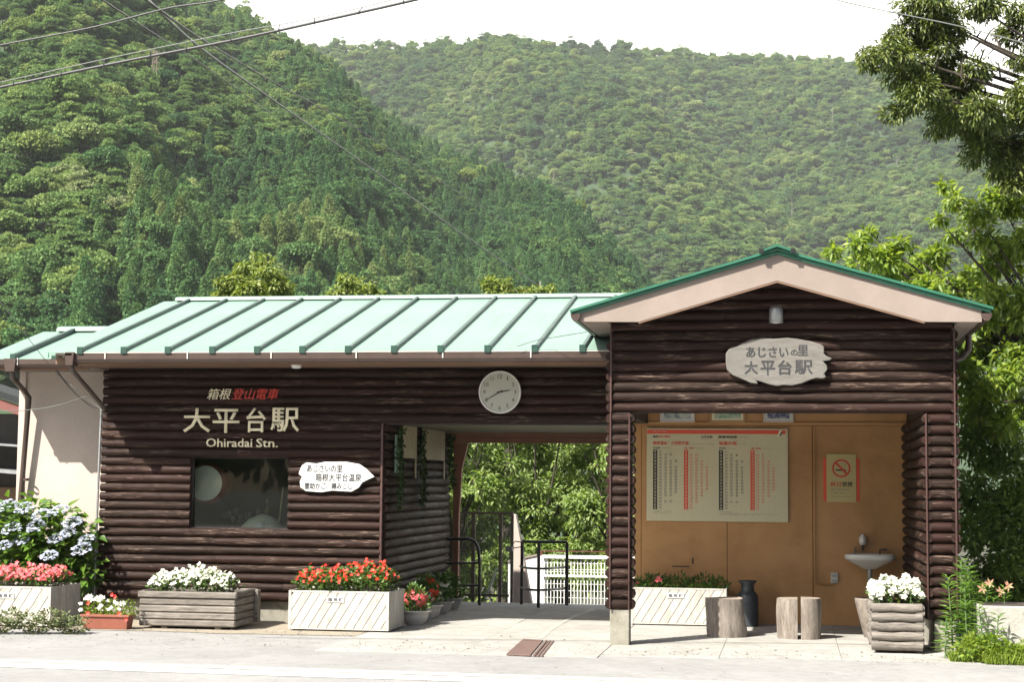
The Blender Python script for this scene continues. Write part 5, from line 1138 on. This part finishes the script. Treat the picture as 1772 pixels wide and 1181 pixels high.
o2, Q2 = wire("messenger_wire", cab([(-300, 205), (0, 142), (200, 98), (400, 57), (560, 28), (700, -6), (900, -52)], CY+.3), .004, M['cablelight'], "thin pale messenger wire carrying the thick cable, upper left")
for k in range(14):
    p = atY(-40+74*k, 0, CY+.3).x
    a = min(Q, key=lambda v_: abs(v_.x-p)); b_ = min(Q2, key=lambda v_: abs(v_.x-p))
    MB().tube([a-Vector((0, 0, .018)), a+Vector((0, -.013, 0)), b_], .0045, 5).build("cable_hanger", M['cable'], o)
wire("far_power_line", [atY(235, -20, 30), atY(350, 85, 60), atY(480, 178, 90), atY(640, 290, 120), atY(800, 405, 150), atY(935, 497, 180)], .06, M['cablelight'], "pale power line descending across the hillside to the pole above the roof")
wire("far_power_line", [atY(160, -12, 32), atY(270, 60, 60), atY(360, 118, 90), atY(480, 205, 130)], .035, M['cable'], "thin dark power line left of the long descending one")
wire("far_power_line", [atY(240, -10, 30), atY(350, 68, 60), atY(470, 140, 90), atY(600, 212, 120), atY(740, 300, 160), atY(900, 400, 210)], .045, M['cable'], "dark power line crossing above the pale descending one")
wire("overhead_cable", [atY(1400, -14, 0), atY(1470, 5, 0), atY(1560, 24, 0), atY(1660, 45, 0), atY(1772, 74, 0), atY(1850, 95, 0)], .006, M['cablelight'], "pale thin cable across the top right corner through the tree")
wire("service_wire", [atY(-60, 446, -1.5), atY(92, 640, 1.4).lerp(atY(-60, 446, -1.5), .5), atY(92, 640, 1.4), atY(125, 668, 1.4), atY(155, 692, 1.5), atY(178, 712, 1.5)], .0035, M['cablelight'], "pale service wire running down to the log wall's left corner")
wire("service_wire", [atY(97, 640, 1.40), atY(118, 668, 1.42), atY(140, 690, 1.47), atY(160, 704, 1.5), atY(178, 706, 1.52)], .008, M['cable'], "black service wire looping beside the pale one at the left corner")
wire("service_wire", [atY(-60, 706, 1.0), atY(0, 711, 1.1), atY(50, 710, 1.2), atY(100, 702, 1.3), atY(150, 686, 1.45)], .0045, M['cablelight'], "thin wire sagging across the plaster wall from the left edge")
wire("service_wire", [atY(895, 600, .6), atY(930, 589, .6), atY(960, 584, .5), atY(1015, 575, .2)], .0035, M['cable'], "thin wire lying over the green roof to the shelter eave")

# ================================================================== mountains
HD = lambda px: math.atan2(ray(px, 700).x, ray(px, 700).y)          # heading from +Y towards +X
def SL(px, py): r = ray(px, py); return r.z/math.hypot(r.x, r.y)
near_px = [(-900, 120), (-500, 20), (-200, -90), (0, -130), (150, -120), (300, -50), (385, 12), (440, 42), (500, 76), (560, 92), (640, 150), (720, 205), (800, 258), (900, 325), (1000, 378), (1100, 438), (1170, 480), (1300, 560), (1500, 640), (1800, 720), (2600, 780)]
far_px = [(-900, 160), (-200, 60), (200, 40), (480, 18), (560, 40), (640, 62), (720, 84), (800, 94), (880, 82), (960, 68), (1060, 58), (1160, 68), (1240, 82), (1300, 92), (1400, 104), (1480, 106), (1600, 130), (1772, 170), (2100, 240), (2700, 330)]
nh_, ns_ = np.array([HD(p[0]) for p in near_px]), np.array([SL(p[0], p[1]+36) for p in near_px])
fh_, fs_ = np.array([HD(p[0]) for p in far_px]), np.array([SL(p[0], p[1]+17) for p in far_px])
def nz(x, y, s, seed):
    o = 0
    for k in range(5):
        a = seed*1.7+k*2.1; f_ = s*(1.9**k); o = o+np.sin((x*math.cos(a)+y*math.sin(a))*f_+seed+np.sin((x*math.sin(a)-y*math.cos(a))*f_*.7+k)*1.3)/(1.75**k)
    return o
def near_z(h, d):
    s = np.interp(h, nh_, ns_); dc_ = np.interp(h, [HD(-400), HD(300), HD(700), HD(1100), HD(1500), HD(2200)], [720, 660, 560, 460, 420, 400]); db_ = 170.
    zc = s*dc_+1.55-5.5; t_ = (d-db_)/(dc_-db_); x, y = d*np.sin(h), d*np.cos(h)
    up = -5+(zc+5)*np.clip(t_, 0, 1)**.92; dn = zc-(d-dc_)*.55
    z = np.where(t_ <= 1, up, dn)
    amp = np.clip(t_, 0, 1)*np.clip(1.25-t_, .0, 1)
    cb = .47+.035*np.sin(h*31+1.)+.02*np.sin(h*77); wgt = np.interp(h, [HD(-300), HD(0), HD(300), HD(480), HD(620)], [.7, 1., .8, .25, 0.])
    z = z+wgt*26*np.exp(-((t_-cb)/.10)**2)+wgt*11*np.exp(-((t_-.22-.04*np.sin(h*41))/.07)**2)
    z = z+amp*(10*nz(x, y, .014, 1.)+15*np.sin(h*46+.006*d+1.2*np.sin(d*.011)))
    return np.maximum(z, -6.)
def far_z(h, d):
    s = np.interp(h, fh_, fs_); dc_ = 1240+60*np.sin(h*9); db_ = 560.
    zc = s*dc_+1.55-6; t_ = (d-db_)/(dc_-db_); x, y = d*np.sin(h), d*np.cos(h)
    up = -6+(zc+6)*np.clip(t_, 0, 1)**1.0; dn = zc-(d-dc_)*.35
    z = np.where(t_ <= 1, up, dn); amp = np.clip(t_, 0, 1)*np.clip(1.12-t_, 0, 1)*1.5
    z = z+amp*(27*nz(x, y, .0085, 4.)+7*nz(x, y, .03, 6.)+46*np.sin(h*27+.9+.004*d+1.1*np.sin(d*.006)+nz(x, y, .004, 2)*.5))
    return np.maximum(z, -7.)
M['forestfloor'] = mat("forest_undergrowth", (.035, .065, .022), (.025, .05, .018), .12, .9, 0, fine=2, c3=(.05, .085, .028), rnd=False)
def hill(name, zf, h0, h1, d0, d1, nhd, nd, label, m):
    hh = np.linspace(h0, h1, nhd); dd = np.linspace(d0, d1, nd); H, Dd = np.meshgrid(hh, dd, indexing='ij'); Z = zf(H, Dd)
    V = np.stack([CAM.x+Dd*np.sin(H), CAM.y+Dd*np.cos(H), Z+0*H], -1).reshape(-1, 3)
    i, j = np.meshgrid(np.arange(nhd-1), np.arange(nd-1), indexing='ij'); a = (i*nd+j).ravel(); F = np.stack([a, a+nd, a+nd+1, a+1], 1)
    me = raw_mesh(name, V, F, [m], True); o = link(name, me); tag(o, label, kind='structure'); return o
H0, H1 = HD(-650), HD(2450)
hill("hillside", near_z, H0, H1, 165, 1000, 260, 130, "steep wooded hillside rising behind the station from the left", M['forestfloor'])
hill("mountain", far_z, H0, H1, 555, 2000, 260, 130, "long wooded mountain ridge behind the nearer hillside", M['forestfloor'])

# tree models (one mesh each: crown of leaf clumps + trunk)
def crown_mesh(name, kind, seed, m):
    rs_ = np.random.default_rng(seed); P, D, L = [], [], []
    if kind == 'broad':
        nl = 16
        for i in range(nl):
            a = rs_.random()*6.283; u = rs_.random()**.6; c = np.array([2.6*u*math.cos(a), 2.6*u*math.sin(a), 4.2+2.6*rs_.random()*(1-.55*u)]); q = .95+.75*rs_.random(); k = int(92*q*q)
            d = rs_.normal(size=(k, 3)); d /= np.linalg.norm(d, axis=1, keepdims=True); d[:, 2] = np.where(d[:, 2] < -.4, -d[:, 2], d[:, 2])
            P.append(c+d*q*(.75+.3*rs_.random((k, 1)))*[1, 1, .72]); D.append(d); L.append(np.full(k, .47))
        H_ = 4.5
    elif kind == 'layer':
        for i in range(22):
            a = rs_.random()*6.283; zt = rs_.random(); u = (.35+.65*rs_.random())*(1-.6*zt); c = np.array([3.1*u*math.cos(a), 3.1*u*math.sin(a), 3.0+5.2*zt]); q = .75+.6*rs_.random(); k = int(95*q*q)
            d = rs_.normal(size=(k, 3)); d /= np.linalg.norm(d, axis=1, keepdims=True); d[:, 2] = abs(d[:, 2])
            P.append(c+d*q*(.6+.45*rs_.random((k, 1)))*[1.25, 1.25, .5]); D.append(d); L.append(np.full(k, .44))
        H_ = 7.5
    elif kind == 'pine':
        for i in range(9):
            a = rs_.random()*6.283; u = rs_.random(); c = np.array([2.6*u*math.cos(a), 2.6*u*math.sin(a), 5.2+2.8*rs_.random()]); q = 1.1+.7*rs_.random(); k = int(110*q*q)
            d = rs_.normal(size=(k, 3)); d /= np.linalg.norm(d, axis=1, keepdims=True)
            P.append(c+d*q*(.7+.3*rs_.random((k, 1)))*[1.15, 1.15, .33]); D.append(d); L.append(np.full(k, .45))
        H_ = 7
    else:
        hh_ = 8.4; k = 1250; t_ = rs_.random(k)**.75; a = rs_.random(k)*6.283; rr_ = (1-t_)**.52*1.85*(.72+.34*rs_.random(k))*(1+.16*np.sin(a*3+t_*14))
        z = 1.3+(hh_-1.3)*t_; P.append(np.stack([rr_*np.cos(a), rr_*np.sin(a), z-rr_*.18], 1)); D.append(np.stack([np.cos(a), np.sin(a), -.25+0*a+.6*t_], 1)); L.append(.48-.12*t_); H_ = 8
    P = np.concatenate(P); D = np.concatenate(D); L = np.concatenate(L); n = len(P)
    jit = rs_.normal(size=(n, 3)); Dd = D*.9+jit*.55; N_ = D+np.array([0, 0, .6])+rs_.normal(size=(n, 3))*.35
    V, F = leaf_arrays(P-Dd*.1, Dd, N_, L*(.7+.6*rs_.random(n)), L*.8, .15)
    # trunk
    tv = []; tf = []
    for i, (zz, rr_) in enumerate(((-1.5, .2), (H_*.55, .14), (H_, .05))):
        for k in range(5): tv.append((rr_*math.cos(k*1.2566), rr_*math.sin(k*1.2566), zz))
    for i in range(2):
        for k in range(5): q0 = i*5+k; q1 = i*5+(k+1) % 5; tf += [(q0, q1, q1+5), (q0, q1+5, q0+5)]
    b0 = len(V); V = np.concatenate([V, np.array(tv)]); F = np.concatenate([F, np.array(tf)+b0])
    me = raw_mesh(name, V, F, [m, M['bark']]); mi = np.zeros(len(F), np.int32); mi[-len(tf):] = 1; me.polygons.foreach_set('material_index', mi); return me
protos = [crown_mesh("forest_tree", 'broad', 1, M['f_broad']), crown_mesh("forest_tree", 'broad', 2, M['f_broad']), crown_mesh("forest_tree", 'broad', 3, M['f_yel']), crown_mesh("forest_tree", 'pine', 4, M['f_broad']), crown_mesh("forest_tree", 'con', 5, M['f_con']), crown_mesh("forest_tree", 'con', 6, M['f_con']), crown_mesh("forest_tree", 'broad', 7, M['f_con']), crown_mesh("forest_tree", 'layer', 8, M['f_broad']), crown_mesh("forest_tree", 'layer', 9, M['f_con'])]
def scatter(zf, dmin, dmax, n, seed, near):
    rs_ = np.random.default_rng(seed); h = H0+(H1-H0)*rs_.random(n); d = np.sqrt(dmin**2+(dmax**2-dmin**2)*rs_.random(n))
    # even spacing by dropping points too close in a coarse grid
    x, y = d*np.sin(h), d*np.cos(h); cell = {}; keep = []
    g_ = 2.35 if near else 3.3
    for i in range(n):
        k = (int(x[i]//g_), int(y[i]//g_))
        if k in cell: continue
        cell[k] = 1; keep.append(i)
    h, d, x, y = h[keep], d[keep], x[keep], y[keep]; z = zf(h, d); return h, d, x+CAM.x, y+CAM.y, z, rs_
pts = []
h, d, x, y, z, rs_ = scatter(near_z, 175, 760, 66000, 11, True)
pxn = np.interp(h, [HD(p) for p in range(-650, 2451, 50)], list(range(-650, 2451, 50)))
elev = (z-1.55)/d
broadness = nz(x, y, .012, 7.)*.55+np.interp(pxn, [0, 300, 600, 1200], [1.1, -.1, -.9, -.6])+np.interp(elev, [.1, .2, .32], [-.3, .25, .6])
u = rs_.random(len(h)); isb = (broadness+(u-.5)*1.0) > 0
v = rs_.random(len(h)); typ = np.where(isb, np.where(v < .22, 0, np.where(v < .42, 1, np.where(v < .58, 2, np.where(v < .68, 3, np.where(v < .76, 6, 7))))), np.where(v < .42, 4, np.where(v < .82, 5, np.where(v < .9, 6, 8))))
sc = np.where(isb, .36+.28*rs_.random(len(h))+.5*rs_.random(len(h))**4, .50+.48*rs_.random(len(h)))
ok = elev > .045
N1 = [x[ok], y[ok], z[ok]-.5, typ[ok], sc[ok], d[ok], pxn[ok]]
h, d, x, y, z, rs_ = scatter(far_z, 700, 1290, 110000, 12, False)
elev = (z-1.55)/d; nel = np.interp(h, nh_, ns_); keepf = elev > nel-.02
v = rs_.random(len(h)); typf = np.where(v < .24, 0, np.where(v < .46, 1, np.where(v < .60, 2, np.where(v < .66, 3, np.where(v < .72, 6, np.where(v < .92, 7, np.where(v < .97, 8, 4)))))))
grass = (nz(x, y, .011, 3.)+np.interp((z), [200, 300], [-1.2, .4])) > 1.7
keepf &= ~(grass & (rs_.random(len(h)) < .8))
scf = .44+.30*rs_.random(len(h))+.7*rs_.random(len(h))**4
N2 = [x[keepf], y[keepf], z[keepf]-1.3, typf[keepf], scf[keepf], d[keepf]]
# the 300 that show largest: single trees on the near hillside
show = N1[4]/N1[5]*np.where((N1[6] > -30) & (N1[6] < 1800) & ((N1[2]-1.55)/N1[5] > .085), 1, .01)
order = np.argsort(-show); big = order[:300]; rest = order[300:]
con_lab = "dark conical conifer among the nearest trees low on the wooded hillside"; bro_lab = "rounded broadleaf tree among the nearest trees low on the wooded hillside"
for i in big:
    o = bpy.data.objects.new("hillside_tree", protos[int(N1[3][i])]); SC.collection.objects.link(o); o.location = (N1[0][i], N1[1][i], N1[2][i]); s_ = N1[4][i]
    o.scale = (s_*1.02, s_*1.02, s_*random.uniform(.95, 1.2)); o.rotation_euler.z = random.random()*6.28
    c_ = int(N1[3][i]) in (4, 5); tag(o, con_lab if c_ else bro_lab, "tree", "nearest conifers on the hillside" if c_ else "nearest broadleaf trees on the hillside")
pcol = bpy.data.collections.new("forest_models")
for i, me in enumerate(protos):
    o = bpy.data.objects.new("model_%d" % i, me); pcol.objects.link(o)
def forest(name, X, Y_, Z, T, S, label, seed):
    me = bpy.data.meshes.new(name); n = len(X); me.vertices.add(n); me.vertices.foreach_set('co', np.stack([X, Y_, Z], 1).astype(np.float32).ravel())
    a = me.attributes.new("kind_index", 'INT', 'POINT'); a.data.foreach_set('value', np.asarray(T, np.int32))
    rs_ = np.random.default_rng(seed); sz = np.stack([S*(.8+.5*rs_.random(n)), S*(.8+.5*rs_.random(n)), S*(.75+.6*rs_.random(n))], 1); a = me.attributes.new("size", 'FLOAT_VECTOR', 'POINT'); a.data.foreach_set('vector', sz.astype(np.float32).ravel())
    rt = np.stack([.06*rs_.normal(size=n), .06*rs_.normal(size=n), rs_.random(n)*6.28], 1); a = me.attributes.new("turn", 'FLOAT_VECTOR', 'POINT'); a.data.foreach_set('vector', rt.astype(np.float32).ravel())
    o = link(name, me); tag(o, label, kind='stuff')
    ng = bpy.data.node_groups.new("scatter_trees", 'GeometryNodeTree'); ng.interface.new_socket("Geometry", in_out='INPUT', socket_type='NodeSocketGeometry'); ng.interface.new_socket("Geometry", in_out='OUTPUT', socket_type='NodeSocketGeometry')
    N_ = ng.nodes.new; gi, go = N_("NodeGroupInput"), N_("NodeGroupOutput"); ci = N_("GeometryNodeCollectionInfo"); ci.inputs['Collection'].default_value = pcol; ci.inputs['Separate Children'].default_value = True; ci.inputs['Reset Children'].default_value = True
    ip = N_("GeometryNodeInstanceOnPoints"); ip.inputs['Pick Instance'].default_value = True; mp = N_("GeometryNodeMeshToPoints")
    def attr(nm, ty): q_ = N_("GeometryNodeInputNamedAttribute"); q_.data_type = ty; q_.inputs['Name'].default_value = nm; return q_.outputs['Attribute']
    L_ = ng.links.new; L_(gi.outputs[0], mp.inputs[0]); L_(mp.outputs[0], ip.inputs['Points']); L_(ci.outputs[0], ip.inputs['Instance']); L_(attr("kind_index", 'INT'), ip.inputs['Instance Index'])
    L_(attr("size", 'FLOAT_VECTOR'), ip.inputs['Scale'])
    try: e2 = N_("FunctionNodeEulerToRotation"); L_(attr("turn", 'FLOAT_VECTOR'), e2.inputs[0]); L_(e2.outputs[0], ip.inputs['Rotation'])
    except Exception: L_(attr("turn", 'FLOAT_VECTOR'), ip.inputs['Rotation'])
    L_(ip.outputs[0], go.inputs[0]); md = o.modifiers.new("scatter", 'NODES'); md.node_group = ng; return o
forest("forest", *[N1[k][rest] for k in range(5)], "mixed conifer and broadleaf forest covering the nearer hillside", 21)
forest("distant_forest", *[N2[k] for k in range(5)], "hazy broadleaf forest covering the far mountain ridge", 22)
print("FOREST", len(rest), len(N2[0]))
# pylon, pole and bare trunks on the slopes
def on_hill(px, py, zf, lo, hi):
    r = ray(px, py); hh = math.hypot(r.x, r.y); s = r.z/hh; hd = math.atan2(r.x, r.y)
    for dd in np.arange(lo, hi, 2.):
        if float(zf(np.array(hd), np.array(float(dd)))) >= 1.55+s*dd: break
    return Vector((CAM.x+math.sin(hd)*dd, CAM.y+math.cos(hd)*dd, 1.55+s*dd)), dd
b0, dd = on_hill(267, 182, near_z, 250, 900); sz = dd/FPX
py_ = empty("power_pylon", tuple(b0), "slender steel lattice pylon standing among trees on the upper left hillside", "pylon"); Hh = 80*sz+2
mb = MB(); w0, w1 = 9*sz, 2.2*sz
for sx in (-1, 1):
    for sy in (-1, 1): mb.tube([b0+Vector((sx*w0, sy*w0, -3)), b0+Vector((sx*w1, sy*w1, Hh))], .085, 4)
mb.build("leg_frame", M['steelpaint'], py_); mb = MB()
for k in range(7):
    t0, t1 = k/7, (k+1)/7
    for s in (-1, 1): mb.tube([b0+Vector((s*(w0+(w1-w0)*t0), -w0*(1-t0), Hh*t0)), b0+Vector((-s*(w0+(w1-w0)*t1), -w0*(1-t1), Hh*t1))], .045, 4)
mb.build("cross_bracing", M['steelpaint'], py_)
for k in (.78, .88, .97): MB().tube([b0+Vector((-7*sz, 0, Hh*k)), b0+Vector((7*sz, 0, Hh*k))], .07, 4).build("cross_arm", M['steelpaint'], py_)
b0 = atY(935, 520, 180); tag(MB().tube([b0-Vector((0, 0, 40)), atY(935, 487, 180)], .1, 6).build("utility_pole", M['snag'], None, org=tuple(b0)), "distant pale pole where the long power line ends above the roof", "pole")
for (px, py, hp, nearf, lab) in ((585, 190, 26, 1, "leaning pale trunk on the shoulder of the near ridge"), (666, 220, 24, 1, "pale upright dead trunk below the near ridge's edge"), (733, 358, 26, 1, "bare pale trunk in the middle of the near hillside"), (1440, 195, 20, 0, "forked white dead trunk on the far slope at right"), (1552, 280, 16, 0, "small white dead trunk near the overhanging tree"), (1585, 292, 18, 0, "thin grey dead trunk right of the small white one"), (1115, 128, 14, 0, "white dead trunk left of centre high on the far ridge"), (957, 310, 22, 0, "white bare trunk in the fold between the two ridges"), (1145, 385, 30, 0, "tall white trunk low on the far slope behind the gable"), (1200, 100, 22, 0, "twisted white trunk just below the far summit"), (1370, 370, 30, 0, "slender bare trunk low on the far slope right of the gable")):
    b0, dd = on_hill(px, py+hp*.6, near_z if nearf else far_z, 250 if nearf else 800, 760 if nearf else 1300); b0 = b0-ray(px, py)*12; k = hp*dd/FPX
    mb = MB().tube([b0-Vector((0, 0, 4)), b0+Vector((.2, 0, k*.7)), b0+Vector((.0, 0, k*1.5))], [.16, .12, .04], 5); mb.tube([b0+Vector((.1, 0, k*.7)), b0+Vector((k*.25, 0, k*1.1))], [.08, .03], 4).tube([b0+Vector((.1, 0, k*.55)), b0+Vector((-k*.2, 0, k*.95))], [.07, .03], 4)
    tag(mb.build("bare_trunk", M['snag'], None, org=tuple(b0)), lab, "dead tree", "dead trunks on the slopes")

# ================================================================== air
hz = MB().box(-1500, -120, -8.5, 1500, 2100, 560).build("haze", flat("haze_air", (1, 1, 1))); hz['kind'] = 'stuff'; hz['label'] = "thin pale summer haze over the valley"
hm = bpy.data.materials.new("valley_haze"); hm.use_nodes = True; hm.node_tree.nodes.clear()
pv = hm.node_tree.nodes.new("ShaderNodeVolumePrincipled"); pv.inputs['Color'].default_value = (.88, .92, .95, 1); pv.inputs['Density'].default_value = .00012; pv.inputs['Anisotropy'].default_value = .2
ho = hm.node_tree.nodes.new("ShaderNodeOutputMaterial"); hm.node_tree.links.new(pv.outputs[0], ho.inputs['Volume']); hz.data.materials.clear(); hz.data.materials.append(hm)

# ================================================================== bright cloud bank far behind the mountains
hh = np.linspace(math.radians(-40), math.radians(75), 90); ee = np.linspace(math.radians(.4), math.radians(40), 40); Hg, Eg = np.meshgrid(hh, ee, indexing='ij')
Rr = 3500*(1+.006*nz(Hg*900, Eg*1100, .012, 5.))
V = np.stack([Rr*np.sin(Hg), CAM.y+Rr*np.cos(Hg), 3500*np.tan(Eg)], -1).reshape(-1, 3)
i, j = np.meshgrid(np.arange(89), np.arange(39), indexing='ij'); a = (i*40+j).ravel(); F = np.stack([a, a+40, a+41, a+1], 1)
o = link("clouds", raw_mesh("clouds", V, F, [flat("bright_cloud", (.86, .86, .87), 1.)], True)); tag(o, "bright white overcast cloud bank filling the sky behind the mountains", kind='structure')
# unseen trees added across the road so the window glass reflects something dark
P, D = clump_points([((math.cos(k*2.4)*1.6*(k/14)**.5, math.sin(k*2.4)*1.6*(k/14)**.5, 2.4+3.2*((k*5) % 14)/14), 1.5) for k in range(14)], [420]*14, .8)
V, F = leaf_arrays(P, D+rdir(len(P))*.4, rdir(len(P)), .32, .2, .2); rme = raw_mesh("added_reflection_tree", V, F, [M['leaf_dark']])
for k in range(15):
    x = -26+3.9*k; o = bpy.data.objects.new("added_reflection_tree", rme); SC.collection.objects.link(o); o.location = (x, -31-1.5*(k % 3), -.3); o.scale = (1.25, 1.25, 1.1+.15*(k % 4)); o.rotation_euler.z = k*1.7
    tag(o, "unseen leafy tree added across the road for dark reflections in the window", "tree", "unseen trees added across the road")

n = 900; gx = -9+14*RNG.random(n); gy = -.75+RNG.normal(size=n)*.22; gy = np.where((gx < -2.6) & (RNG.random(n) < .7), .15+.6*RNG.random(n), gy); gy = np.where(RNG.random(n) < .12, -2.2+3*RNG.random(n), gy)
V, F = [], []
for i in range(n):
    s_ = random.uniform(.003, .011); b0 = len(V); a0 = random.random()*6
    for k in range(5): V.append((gx[i]+s_*math.cos(a0+k*1.257)*random.uniform(.7, 1.2), gy[i]+s_*math.sin(a0+k*1.257), .006+s_*.15))
    V.append((gx[i], gy[i], .007+s_*.9)); F += [(b0+k, b0+(k+1) % 5, b0+5) for k in range(5)]
o = link("grit", raw_mesh("grit", np.array(V), np.array(F), [mat("grey_grit", (.20, .18, .15), (.12, .105, .085), 30, .9, 0)])); tag(o, "scattered grit and small stones along the pavement edge", kind='stuff')
n = 70; P = np.stack([-8+13*RNG.random(n), -.9+1.6*RNG.random(n), .012+0*RNG.random(n)], 1); D = rdir(n); D[:, 2] *= .15
o = leaves("fallen_leaves", P, D, np.array([[0, 0, 1.]]).repeat(n, 0)+rdir(n)*.2, .04, .018, leaf_mat("dry_fallen_leaf", [(.16, .11, .05), (.10, .07, .035), (.13, .14, .04)], .1, .7), None); tag(o, "a few dry fallen leaves on the pavement", kind='stuff')
